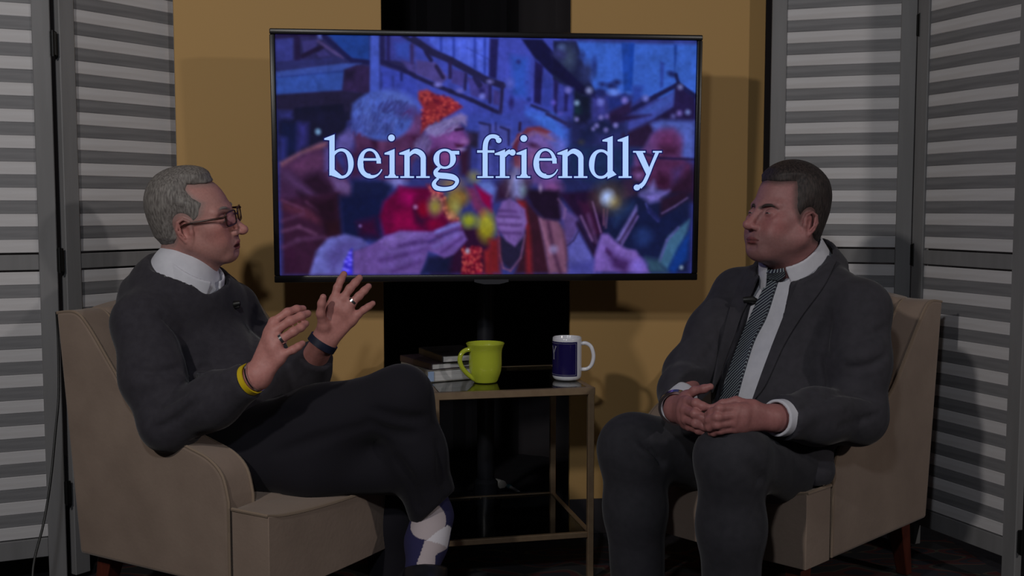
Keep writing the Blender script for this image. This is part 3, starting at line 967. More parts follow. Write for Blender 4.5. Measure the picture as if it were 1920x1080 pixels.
# -- older woman with the brown beret
use(775, 210, 5.118)
P((86, 64, 128), 1000, 200, 1300, 190, 1400, 330, 1380, 640, 1200, 700, 1000, 640, 960, 400, s=6); E((108, 86, 158), 1180, 260, 130, 70, s=10); P((84, 92, 176), 1240, 190, 1433, 260, 1433, 460, 1330, 380, s=8)
P((104, 46, 66), 1000, 190, 1060, 130, 1180, 120, 1290, 170, 1240, 200, 1120, 165, 1040, 200, s=3); P((132, 88, 116), 1020, 210, 1140, 160, 1250, 190, 1330, 260, 1280, 250, 1160, 190, 1050, 230, s=4, a=.7); Lw((88, 36, 60), 46, 980, 210, 940, 330, 965, 500); Lw((140, 110, 140), 16, 1000, 190, 910, 300, a=.6)
E((50, 24, 56), 1120, 305, 50, 22, 20, s=4); E((120, 80, 130), 1130, 420, 60, 70, s=10); E((124, 66, 92), 1000, 470, 60, 50, s=10); P((40, 20, 46), 900, 560, 1100, 640, 1060, 840, 760, 840, 760, 700, s=8); E((112, 68, 128), 1300, 720, 100, 80, s=9)
P((92, 110, 190), 590, 660, 700, 650, 760, 720, 720, 840, 620, 840, s=6)
# -- coats and scarves
use(515, 360, 3.64)
P((46, 20, 44), 35, 40, 420, 0, 460, 560, 35, 560, s=5); P((78, 36, 56), 40, 60, 200, 100, 330, 180, 300, 220, 140, 150, 40, 110, s=6, a=.7); Lw((90, 52, 84), 14, 40, 50, 180, 110, a=.7, s=3); Lw((88, 50, 84), 14, 200, 60, 320, 150, a=.7, s=3); Lw((80, 48, 80), 18, 40, 190, 180, 140, a=.7, s=4); Lw((92, 58, 92), 20, 40, 260, 150, 230, 260, 280, a=.8, s=4); Lw((84, 52, 90), 22, 40, 370, 140, 320, 320, 300, a=.7, s=5); P((28, 10, 26), 240, 60, 400, 20, 420, 290, 330, 280, s=8); P((34, 12, 24), 330, 200, 420, 190, 420, 280, 340, 290, s=6)
P((12, 18, 54), 420, 20, 720, 0, 700, 330, 440, 300, s=7); P((44, 8, 44), 540, 200, 660, 170, 690, 300, 560, 290, s=9); E((110, 90, 150), 560, 225, 10, s=2)
P((84, 0, 48), 720, 60, 830, -40, 1030, -40, 1180, 180, 1100, 300, 720, 290, 690, 160, s=5); P((124, 4, 76), 830, -40, 940, 0, 900, 90, 830, 60, s=8); P((118, 0, 62), 800, 130, 910, 110, 930, 240, 780, 250, s=7); P((44, 6, 40), 920, 100, 1020, 170, 1080, 200, 1000, 240, 940, 200, s=6); E((112, 0, 36), 990, 110, 40, 50, s=6); E((110, 0, 48), 1060, 210, 50, 30, s=6); E((150, 110, 160), 935, 95, 14, s=3)
P((116, 40, 66), 1010, -60, 1080, -60, 1230, 170, 1260, 260, 1200, 240, 1100, 120, s=4); P((120, 0, 60), 1340, -60, 1456, 20, 1456, 130, 1380, 60, s=5); P((96, 40, 84), 1280, -40, 1340, -40, 1430, 130, 1400, 190, 1330, 100, s=5)
for i in range(150):
    x, y = 1020 + g_.random() * 240, -40 + g_.random() * 270
    if abs(x - 1040 - (y + 40) * .72) < 46:
        E((190, 96, 96) if i % 3 else (70, 10, 40), x, y, 9, 9, s=1.5, a=.7)
P((36, 10, 40), 1260, 240, 1456, 240, 1456, 560, 1040, 560, 1040, 460, 1180, 420, s=6); P((18, 22, 56), 1020, 440, 1180, 440, 1160, 560, 960, 560, s=7)
P((134, 24, 44), 1270, 390, 1370, 370, 1390, 560, 1250, 560, s=4)
for i in range(110):
    x, y = 1255 + g_.random() * 135, 370 + g_.random() * 185
    E((170, 70, 70) if i % 2 else (84, 8, 34), x, y, 9, 11, s=1.5, a=.75)
P((126, 30, 40), 1400, 400, 1456, 380, 1456, 560, 1410, 560, s=5)
for x, y, rx, ry, c in ((1190, 70, 50, 80, (122, 108, 40)), (1240, 30, 60, 60, (124, 92, 36)), (1065, 90, 44, 60, (120, 128, 96)), (1070, 95, 24, 30, (140, 122, 40)), (1210, 90, 26, 50, (140, 140, 80)), (1300, 190, 50, 46, (150, 160, 30)), (1420, 230, 60, 100, (150, 146, 30)), (1180, 155, 16, 16, (190, 140, 110))):
    E(c, x, y, rx, ry, s=8, a=.85)
P((92, 92, 166), 215, 560, 260, 400, 340, 310, 460, 280, 560, 310, 610, 355, 500, 400, 440, 560, s=4); P((74, 66, 132), 330, 420, 420, 330, 520, 320, 580, 350, 480, 400, 420, 500, 360, 560, s=9); Lw((104, 108, 190), 26, 240, 540, 300, 390, 370, 320, a=.6, s=5)
P((54, 44, 196), 430, 560, 450, 470, 490, 390, 505, 380, 505, 560, s=3); 
for x, y in ((460, 470), (480, 440), (490, 410), (450, 520), (485, 490), (470, 530), (492, 460)):
    E((120, 110, 250), x, y, 12, 8, s=2)
P((92, 68, 136), 510, 560, 510, 400, 640, 350, 720, 300, 830, 260, 1000, 265, 1060, 260, 1200, 200, 1240, 205, 1250, 245, 1100, 300, 1020, 340, 1220, 255, 1260, 260, 1290, 320, 1200, 420, 1130, 450, 1080, 420, 1020, 400, 1000, 470, 960, 560, s=3)
P((118, 96, 170), 700, 330, 830, 270, 1000, 275, 900, 310, 740, 360, s=8, a=.8); Lw((116, 118, 200), 24, 1080, 265, 1230, 210, a=.8, s=4); Lw((110, 96, 176), 24, 1060, 370, 1220, 280, a=.8, s=5); Lw((52, 30, 84), 22, 830, 365, 930, 345, 1060, 330, a=.8, s=5); Lw((60, 36, 96), 22, 700, 460, 860, 420, 1010, 380, a=.7, s=6); Lw((58, 34, 92), 18, 780, 540, 960, 470, a=.7, s=6); Lw((66, 40, 100), 20, 1080, 300, 1240, 240, a=.7, s=4); Lw((112, 92, 168), 26, 700, 420, 1000, 360, a=.5, s=7); Lw((104, 84, 162), 26, 720, 510, 960, 440, a=.5, s=7); Lw((58, 34, 90), 14, 1110, 410, 1250, 310, a=.8, s=4); E((150, 160, 190), 1290, 400, 13, 16, s=3)
# -- coats at the right, the old man
use(1030, 210, 5.118)
P((22, 22, 50), 560, 640, 860, 620, 1410, 560, 1410, 840, 400, 840, s=7); P((90, 60, 116), 890, 330, 960, 200, 1080, 110, 1240, 120, 1300, 260, 1300, 460, 1200, 700, 960, 700, 800, 600, 800, 400, s=5); P((74, 90, 170), 960, 90, 1060, 50, 1400, 60, 1390, 420, 1280, 420, 1270, 220, 1180, 130, 1000, 150, s=6); E((92, 44, 90), 1130, 260, 120, 110, s=14); P((54, 24, 52), 1060, 300, 1240, 300, 1230, 400, 1080, 400, s=9)
P((70, 34, 70), 860, 400, 1300, 430, 1380, 480, 1380, 800, 1000, 700, 860, 620, s=7); Lw((28, 20, 56), 22, 880, 370, 1060, 420, 1390, 432, s=2); P((46, 18, 44), 780, 520, 890, 520, 900, 640, 780, 620, s=7); E((118, 84, 148), 850, 590, 40, 34, s=7); P((44, 16, 40), 1060, 560, 1180, 640, 1120, 740, 1010, 680, s=8); P((60, 40, 86), 1180, 540, 1300, 480, 1260, 680, 1180, 720, s=8)
P((104, 98, 166), 870, 760, 960, 700, 1000, 640, 1030, 740, 1100, 760, 1100, 840, 880, 840, s=6); P((38, 18, 40), 1120, 740, 1390, 520, 1400, 840, 1120, 840, s=9); P((46, 30, 56), 700, 640, 800, 620, 840, 800, 700, 840, s=7)
use(910, 360, 3.64)
P((18, 24, 58), 780, 60, 1030, 20, 1090, 0, 1410, 0, 1410, 560, 800, 560, s=6); P((104, 96, 172), 1050, 10, 1260, -20, 1200, 50, 1120, 65, s=6); P((34, 18, 40), 1200, 40, 1410, -40, 1390, 40, 1200, 160, s=6); Lw((62, 64, 136), 12, 1095, 70, 1120, 130, 1185, 195); Lw((96, 78, 130), 10, 1210, 140, 1300, 90, 1390, 30); P((30, 34, 84), 1120, 90, 1200, 180, 1180, 200, 1100, 120, s=3); E((30, 46, 96), 1080, 300, 60, 60, s=10); P((28, 44, 84), 850, 110, 1000, 60, 1020, 100, 880, 230, s=8)
P((98, 90, 156), 885, 330, 1030, 80, 1035, 120, 930, 350, s=3); Lw((92, 74, 134), 14, 930, 360, 1040, 160); Lw((48, 32, 70), 12, 910, 350, 1030, 140)
P((56, 92, 124), 1190, 480, 1260, 300, 1410, 180, 1390, 280, 1260, 540, s=4); P((18, 52, 126), 1260, 540, 1330, 380, 1410, 270, 1400, 460, 1310, 560, s=5); Lw((86, 84, 150), 12, 1200, 480, 1250, 330, 1330, 240, s=3); P((44, 70, 92), 1100, 450, 1200, 470, 1260, 560, 1120, 560, s=7)
P((28, 12, 42), 480, 0, 740, -20, 800, 130, 800, 260, 740, 420, 640, 220, 560, 100, s=5); P((50, 18, 50), 620, 60, 700, 60, 780, 280, 720, 300, s=6); Lw((112, 82, 136), 12, 720, 60, 780, 270); Lw((116, 88, 140), 14, 640, 160, 720, 330, s=3); Lw((88, 62, 108), 22, 690, 150, 750, 340, s=4, a=.7)
P((46, 18, 34), 200, 30, 270, 60, 350, 160, 430, 560, 180, 560, 260, 260, s=5); P((106, 26, 36), 190, 40, 250, 60, 290, 300, 300, 560, 262, 560, 250, 260, s=5); P((112, 74, 102), 345, 160, 480, 190, 540, 280, 550, 560, 420, 560, s=4); Lw((64, 36, 64), 22, 410, 200, 450, 400, 500, 560, s=4); Lw((148, 104, 136), 12, 355, 180, 420, 400, s=3, a=.6); Lw((74, 44, 64), 16, 520, 260, 560, 540, s=4)
P((24, 12, 34), 240, -30, 480, -20, 520, 130, 500, 190, 380, 180, 300, 100, s=5); P((82, 64, 124), 490, 80, 620, 170, 620, 280, 550, 370, 520, 260, s=5); P((82, 82, 158), 550, 380, 620, 260, 720, 430, 740, 560, 560, 560, s=4); P((62, 62, 136), 560, 490, 740, 470, 740, 560, 560, 560, s=7); Lw((40, 30, 66), 8, 545, 365, 590, 330, 625, 260); Lw((122, 92, 140), 12, 480, 40, 530, 110, 520, 170, s=3, a=.7); Lw((26, 14, 40), 30, 620, 210, 740, 430, s=4)
P((28, 24, 50), 70, 300, 250, 260, 240, 420, 150, 540, 70, 470, s=5); Lw((108, 70, 106), 10, 65, 260, 75, 430, 100, 520, 150, 540, 220, 450, 250, 290, s=2); P((102, 24, 32), 0, 320, 70, 310, 80, 560, 0, 560, s=6)
P((104, 78, 144), 90, 60, 140, 35, 200, 70, 250, 110, 262, 200, 240, 300, 180, 370, 120, 330, 60, 240, 45, 170, s=3)
for y in (120, 160, 215, 270):
    Lw((56, 32, 82), 14, 70, y, 220, y + 8, s=4, a=.75)
Lw((132, 108, 180), 22, 80, 190, 210, 195, s=5, a=.6); Lw((132, 104, 176), 20, 90, 240, 220, 245, s=5, a=.5); Lw((130, 106, 180), 22, 210, 120, 245, 200, s=5, a=.6)
P((104, 80, 156), 735, 550, 740, 430, 785, 290, 830, 280, 900, 350, 960, 390, 1030, 400, 1080, 470, 1130, 560, s=4); P((58, 34, 86), 830, 390, 880, 440, 1000, 480, 960, 560, 870, 520, s=7); P((58, 32, 82), 820, 380, 860, 420, 850, 440, 815, 410, s=3); Lw((130, 104, 186), 26, 800, 300, 900, 380, 1020, 430, s=6, a=.6); Lw((124, 100, 184), 24, 760, 440, 800, 330, s=6, a=.6); E((112, 94, 186), 1050, 510, 50, 46, s=9)
Lw((110, 70, 100), 10, 800, 110, 800, 220, s=2); Lw((96, 66, 100), 10, 825, 110, 815, 240, s=2)
E((92, 78, 60), 830, 30, 110, 100, s=14, a=.6); E((150, 170, 220), 825, 30, 44, 50, s=7); E((156, 140, 84), 870, 60, 36, 36, s=9, a=.6); E((140, 130, 180), 450, 390, 28, s=5, a=.8); E((150, 170, 190), 1357, 522, 12, s=3)
E((92, 120, 130), 230, -20, 26, 40, s=5, a=.8)
use(775, 210, 5.118)
E((120, 120, 150), 960, 640, 110, 120, s=16, a=.4); P((140, 150, 220), 900, 620, 960, 540, 1000, 640, 990, 800, 930, 800, s=10, a=.85); Lw((124, 110, 140), 10, 960, 520, 860, 800, s=4, a=.6); E((170, 150, 190), 1190, 720, 14, 30, s=3, a=.8); E((120, 116, 60), 545, 610, 50, 50, s=9, a=.8)
E((150, 120, 70), 330, 680, 90, 50, s=10, a=.8)
# the grain of a real photograph: faint mottling at several sizes


def mottle(cells, seed):
    g = np.random.default_rng(seed).normal(size=(GH // cells + 3, GW // cells + 3))
    yy, xx = np.arange(GH) / cells, np.arange(GW) / cells
    y0, x0 = yy.astype(int), xx.astype(int)
    fy, fx = (yy - y0)[:, None], (xx - x0)[None]
    fy, fx = fy * fy * (3 - 2 * fy), fx * fx * (3 - 2 * fx)
    return (g[y0][:, x0] * (1 - fy) * (1 - fx) + g[y0 + 1][:, x0] * fy * (1 - fx) + g[y0][:, x0 + 1] * (1 - fy) * fx + g[y0 + 1][:, x0 + 1] * fy * fx)


mot = 1 + 0.035 * mottle(16, 1) + 0.04 * mottle(7, 2) + 0.035 * mottle(3, 3)
IMG = IMG * np.clip(mot, 0.5, 1.6)[..., None]
lum = IMG.mean(2, keepdims=True)
IMG = np.clip(lum + (IMG - lum) * 1.04, 0, 255)
# gentle blur of a photographed screen
for _ in range(1):
    IMG[1:-1] = (IMG[:-2] + 2 * IMG[1:-1] + IMG[2:]) / 4
    IMG[:, 1:-1] = (IMG[:, :-2] + 2 * IMG[:, 1:-1] + IMG[:, 2:]) / 4
_f = np.clip(IMG / 255.0, 0, 1)
LINIMG = np.where(_f <= 0.04045, _f / 12.92, ((_f + 0.055) / 1.055) ** 2.4).astype(np.float32)
# screen sheet: one small face per picture cell
gx = np.linspace(sx0, sx1, GW + 1); gz = np.linspace(sz1, sz0, GH + 1)
GX, GZ = np.meshgrid(gx, gz)
V = np.stack([GX.ravel(), np.full(GX.size, 0.006), GZ.ravel()], 1)
I, J = np.meshgrid(np.arange(GW), np.arange(GH))
b0 = (J * (GW + 1) + I).ravel()
F = np.stack([b0, b0 + GW + 1, b0 + GW + 2, b0 + 1], 1)
# picture colour carried on the sheet's points (average of touching cells)
acc = np.zeros((GH + 1, GW + 1, 3), np.float32); cnt = np.zeros((GH + 1, GW + 1, 1), np.float32)
for dj in (0, 1):
    for di in (0, 1):
        acc[dj:dj + GH, di:di + GW] += LINIMG; cnt[dj:dj + GH, di:di + GW] += 1
acc /= cnt
ms = bpy.data.materials.new('screen_picture')
ms.use_nodes = True
nt = ms.node_tree
at = nt.nodes.new('ShaderNodeAttribute'); at.attribute_name = 'picture'
pb = nt.nodes['Principled BSDF']
pb.inputs['Base Color'].default_value = (0.004, 0.004, 0.005, 1)
pb.inputs['Roughness'].default_value = 0.6
pb.inputs['Specular IOR Level'].default_value = 0.06
nt.links.new(at.outputs['Color'], pb.inputs['Emission Color'])
pb.inputs['Emission Strength'].default_value = 0.97
scr_o = obj_np('screen', V, F, ms, tv, smooth=False)
ca = scr_o.data.color_attributes.new('picture', 'FLOAT_COLOR', 'POINT')
ca.data.foreach_set('color', np.concatenate([acc, np.ones_like(cnt)], 2).ravel())


# ---- the caption, drawn as serif letters out of stems, serifs and swelling strokes
def glyph_stroke(path, per=8):
    """path: (x, y, half width) along the stroke -> left and right rails"""
    P = np.array(catmull(path, per)) if len(path) > 2 else np.array(path, float)
    T = np.gradient(P[:, :2], axis=0)
    T /= np.linalg.norm(T, axis=1)[:, None] + 1e-9
    Nn = np.stack([-T[:, 1], T[:, 0]], 1)
    return P[:, :2] + Nn * P[:, 2:3], P[:, :2] - Nn * P[:, 2:3]


def ring(cx, cy, rx, ry, thick_l, thick_r, thin=2.0, tilt=0, a0=0, a1=360):
    out = []
    for i in range(49):
        a = math.radians(a0 + (a1 - a0) * i / 48)
        ct, s_ = math.cos(a), math.sin(a)
        side = (thick_r if ct > 0 else thick_l)
        w_ = thin + (side - thin) * abs(math.cos(a - math.radians(tilt))) ** 1.5
        out.append(((cx + rx * ct, cy + ry * s_), (cx + (rx - w_) * ct, cy + (ry - min(w_, thin + (w_ - thin) * .35)) * s_)))
    return np.array([o[0] for o in out]), np.array([o[1] for o in out])


def quad(*pts):
    p = np.array(pts, float)
    return np.stack([p[0], p[3]]), np.stack([p[1], p[2]])


def serif(x0, x1, y, h=3.2):
    return quad((x0, y - h), (x1, y - h), (x1, y), (x0, y))


def flag(xa, xb, y, reach=9.5, drop=7.6):
    return quad((xa - reach, y + drop), (xb, y), (xb, y + 12), (xa - reach, y + drop + 2.8))


def stem(xa, xb, y0, y1):
    return quad((xa, y0), (xb, y0), (xb, y1), (xa, y1))


BL = 333.6
G = []
# b
G += [stem(617.6, 627.5, 258, 329), flag(617.6, 627.5, 251.8), ring(640.5, 306.6, 22.6, 28.2, 6, 10.6, 5.2, -14, -152, 148), quad((617.7, 320), (627.5, 318), (641, 329.5), (637, 334.6)), quad((617.7, 320), (627.5, 322), (637, 334.6), (617.9, 328))]
# e (two of them)
for x in (670.5, 1000.0):
    G += [ring(x + 22, 306.6, 21.9, 28.2, 10.4, 8.4, 4.6, 6, -180, 0), ring(x + 24.2, 306.6, 24.2, 28.0, 11.5, 2.2, 8.6, 24, 24, 180), quad((x + 8, 296.8), (x + 43.6, 296.8), (x + 43.6, 301.3), (x + 8, 301.3))]
# i
for x, dx, dy in ((730.5, 734.0, 258.6), (977.8, 982.0, 259.6)):
    G += [stem(x, x + 9.4, 285, 332), flag(x, x + 9.4, 279.2), serif(x - 8.6, x + 16.5, BL), quad((x - 3, BL - 3), (x, 326), (x + 9.4, 326), (x + 12.4, BL - 3))]
    G += [ring(dx, dy, 6.3, 6.3, 6.2, 6.2, 6.2)]
# n
for x, xr in ((758.3, 788.7), (1054.4, 1084.2)):
    G += [stem(x, x + 9.8, 285, 332), flag(x, x + 9.8, 279.2), serif(x - 7.6, x + 18, BL), stem(xr, xr + 9.7, 298, 332), serif(xr - 8.2, xr + 17, BL)]
    G += [glyph_stroke([(x + 8, 292, 2.4), (x + 15, 285.5, 3.6), (x + 22, 283.6, 4.8), (xr, 287.5, 5.2), (xr + 4.4, 294, 5.0), (xr + 4.8, 301, 4.85)])]
# g
G += [ring(833.8, 297.8, 21, 18.8, 10.6, 10.6, 4.2), quad((846, 283), (861, 283), (861, 289.6), (850, 289.6)),
      glyph_stroke([(825, 313.5, 2.6), (818.6, 319, 3.4), (817, 324, 4.4), (822, 328.6, 5.4), (838, 330.2, 5.6), (850, 332.6, 5.2), (856.6, 338, 4.0), (855, 345.5, 3.2), (847, 352, 3.4), (832, 354.4, 3.8), (819, 352.4, 4.4), (813.6, 346, 4.0), (816, 339.5, 3.0), (822, 334, 2.2)])]
# f
G += [glyph_stroke([(909.6, 332, 4.7), (909.6, 300, 4.7), (909.8, 275, 4.7), (912.5, 263, 4.4), (919, 256.4, 3.8), (928, 256, 3.8), (934, 259.6, 4.6)]), serif(894.8, 925.3, BL), quad((894.6, 281.8), (927, 281.8), (927, 286.3), (894.6, 286.3)), ring(935, 263, 5.2, 5.2, 5, 5, 5)]
# r
G += [stem(937.2, 947.0, 285, 332), flag(937.2, 947, 280), serif(929.3, 955.2, BL), glyph_stroke([(946, 293, 2.4), (951, 286.5, 3.6), (957, 284, 4.6)]), ring(960.8, 286, 5.8, 5.8, 5.6, 5.6, 5.6)]
# d
G += [stem(1138.9, 1148.8, 261, 328), flag(1138.9, 1148.8, 254.8), ring(1126.4, 307.6, 22.2, 27.6, 10.4, 6, 5.0, 14, 36, 330), quad((1138.9, 322), (1148.8, 320), (1155.8, 327.4), (1139, 335.6))]
# l
G += [stem(1167.4, 1178.0, 261, 332), flag(1167.4, 1178.0, 254.6), serif(1159.6, 1183.8, BL)]
# y
G += [quad((1191, 284), (1204, 284), (1220.5, 322), (1212.5, 329)), serif(1186.8, 1210.0, 286.2), serif(1223.9, 1240.8, 286.2),
      glyph_stroke([(1232.5, 285, 3.2), (1223.5, 306, 2.9), (1214.5, 328, 3.3), (1207, 343, 3.5), (1199, 350.5, 4.4)]), ring(1194, 351.6, 6.0, 5.6, 5.6, 5.6, 5.4)]
mt = material('caption_light', (0.004, 0.004, 0.005), 0.6, spec=0.06, emit=(srgb(174, 206, 255), 1.0))
mt2 = material('caption_shadow', (0.004, 0.004, 0.005), 0.6, spec=0.06, emit=(srgb(18, 22, 88), 0.9))


LX = [664, 719, 750, 807, 880, 936.5, 968.5, 996, 1045, 1101.5, 1158, 1185.5, 1300]      # right hand bounds of the letters b e i n g f r i e n d l y


def letters(name, mat, grow, depth, parent, only=None):
    bm = bmesh.new()
    for gi, (ra, rb) in enumerate(G):
        mx_ = np.concatenate([ra, rb])[:, 0].mean()
        if only is not None and not (([0] + LX)[only] <= mx_ < LX[only]):
            continue
        if grow:
            mid = (ra + rb) / 2
            da = ra - mid; la = np.linalg.norm(da, axis=1)[:, None] + 1e-6
            ra = mid + da * (la + grow) / la; rb = mid - da * (la + grow) / la
            if len(ra) == 2:
                ax = (ra[1] + rb[1]) / 2 - (ra[0] + rb[0]) / 2
                ax = ax / (np.linalg.norm(ax) + 1e-6) * grow
                ra = ra + np.array([-ax, ax]); rb = rb + np.array([-ax, ax])
        prev = None
        off = depth - 0.000004 * gi
        for a_, b_ in zip(ra, rb):
            A2, B2 = to_tv(*a_, 0.006), to_tv(*b_, 0.006)
            cur = (bm.verts.new((A2[0], off, A2[1])), bm.verts.new((B2[0], off, B2[1])))
            if prev:
                bm.faces.new((prev[0], prev[1], cur[1], cur[0]))
            prev = cur
    return obj_bm(name, bm, mat, parent, smooth=False)


for i_ in range(13):
    lt_ = letters('letter', mt, 0.0, 0.0050, tv, i_)
    letters('letter_outline', mt2, 2.2, 0.0056, lt_, i_)
# ------------------------------------------------------------------ smooth implicit bodies -> meshes
def A(*v):
    return np.array(v, np.float32)


def nrm(v):
    v = np.asarray(v, float)
    return v / np.linalg.norm(v)


class F:
    """a growing implicit solid: ops are applied in order with a smooth blend radius"""

    def __init__(self):
        self.ops = []

    def add(self, mode, fn, k, lo=None, hi=None):
        self.ops.append((mode, fn, k, lo, hi))
        return self

    def __call__(self, P):
        d = np.full(len(P), 10.0, np.float32)
        for mode, fn, k, lo, hi in self.ops:
            if lo is not None:
                m = np.all((P >= lo) & (P <= hi), axis=1)
                if not m.any():
                    continue
                if m.mean() < 0.7:
                    idx = np.nonzero(m)[0]
                    d[idx] = self._mix(mode, d[idx], fn(P[idx]), k)
                    continue
            d = self._mix(mode, d, fn(P), k)
        return d

    @staticmethod
    def _mix(mode, d, e, k):
        if mode == 'u':
            if k <= 0:
                return np.minimum(d, e)
            h = np.maximum(k - np.abs(d - e), 0) / k
            return np.minimum(d, e) - h * h * k * 0.25
        if mode == 's':
            e = -e
        if k <= 0:
            return np.maximum(d, e)
        h = np.maximum(k - np.abs(d - e), 0) / k
        return np.maximum(d, e) + h * h * k * 0.25

    # --- primitives
    def cap(self, a, b, ra, rb=None, k=0.02, mode='u'):
        a, b = np.asarray(a, np.float32), np.asarray(b, np.float32)
        rb = ra if rb is None else rb
        ba = b - a
        L2 = max(float(ba @ ba), 1e-12)

        def fn(P):
            q = P - a
            t = np.clip(q @ ba / L2, 0, 1)
            q = q - t[:, None] * ba
            return np.sqrt(np.einsum('ij,ij->i', q, q)) - (ra + (rb - ra) * t)
        r = max(ra, rb) + k + 0.05
        return self.add(mode, fn, k, np.minimum(a, b) - r, np.maximum(a, b) + r)

    def path(self, pts, rs, k=0.02, mode='u', kin=None):
        """chain of round cones welded with small radius, then blended as one"""
        sub = F()
        for i in range(len(pts) - 1):
            sub.cap(pts[i], pts[i + 1], rs[i], rs[i + 1], kin if kin is not None else min(rs) * 0.5)
        P = np.array(pts, np.float32)
        r = max(rs) + k + 0.05
        return self.add(mode, sub, k, P.min(0) - r, P.max(0) + r)

    def ell(self, c, r, R=None, k=0.02, mode='u'):
        c = np.asarray(c, np.float32)
        r = np.asarray(r, np.float32)
        Rm = None if R is None else np.asarray(R, np.float32)

        def fn(P):
            q = P - c
            if Rm is not None:
                q = q @ Rm
            k0 = np.sqrt(np.einsum('ij,ij->i', q / r, q / r)) + 1e-9
            k1 = np.sqrt(np.einsum('ij,ij->i', q / (r * r), q / (r * r))) + 1e-9
            return k0 * (k0 - 1.0) / k1
        m = float(r.max()) + k + 0.05
        return self.add(mode, fn, k, c - m, c + m)

    def plane(self, p, n, k=0.0, mode='i'):
        """keep the side the normal points away from (mode 'i')"""
        p, n = np.asarray(p, np.float32), nrm(n).astype(np.float32)
        return self.add(mode, lambda P: (P - p) @ n, k)

    def inside(self, fn, k=0.0, grow=0.0):
        return self.add('i', (lambda P: fn(P) - grow), k)

    def minus(self, fn, k=0.0, grow=0.0):
        return self.add('s', (lambda P: fn(P) - grow), k)

    def plus(self, fn, k=0.0, grow=0.0):
        return self.add('u', (lambda P: fn(P) - grow), k)

    def noise(self, amp, scale, seed, stretch=(1, 1, 1)):
        """cloth ripple: a few sine sheets added to the distance"""
        g = np.random.default_rng(seed)
        K = g.normal(size=(7, 3)) * scale * np.array(stretch)
        ph = g.random(7) * 6.28
        old = list(self.ops)
        base = F(); base.ops = old

        def fn(P):
            w = sum(np.sin(P @ K[i].astype(np.float32) + ph[i]) for i in range(7)) / 7
            return base(P) + amp * w.astype(np.float32)
        self.ops = []
        return self.add('u', fn, 0)


def frame_sub(fn, o, R, s):
    """use a solid given in its own local frame (columns of R are its axes, s its scale) in the world"""
    o = np.asarray(o, np.float32); R = np.asarray(R, np.float32)
    return lambda P: (fn(((P - o) @ R) / np.float32(s)) * s).astype(np.float32)


def axes(x, up):
    x = nrm(x); y = nrm(np.cross(up, x)); z = np.cross(x, y)
    return np.stack([x, y, z], 1)


def grid_axis(lo, hi, h, dense=(), hd=None):
    """grid lines from lo to hi with spacing h, or hd inside the dense ranges"""
    out = [lo]
    while out[-1] < hi:
        x = out[-1]
        out.append(x + (hd if any(a <= x <= b for a, b in dense) else h))
    n = (-len(out)) % 4 + 1
    for _ in range(n):
        out.append(out[-1] + h)
    return np.array(out, np.float32)


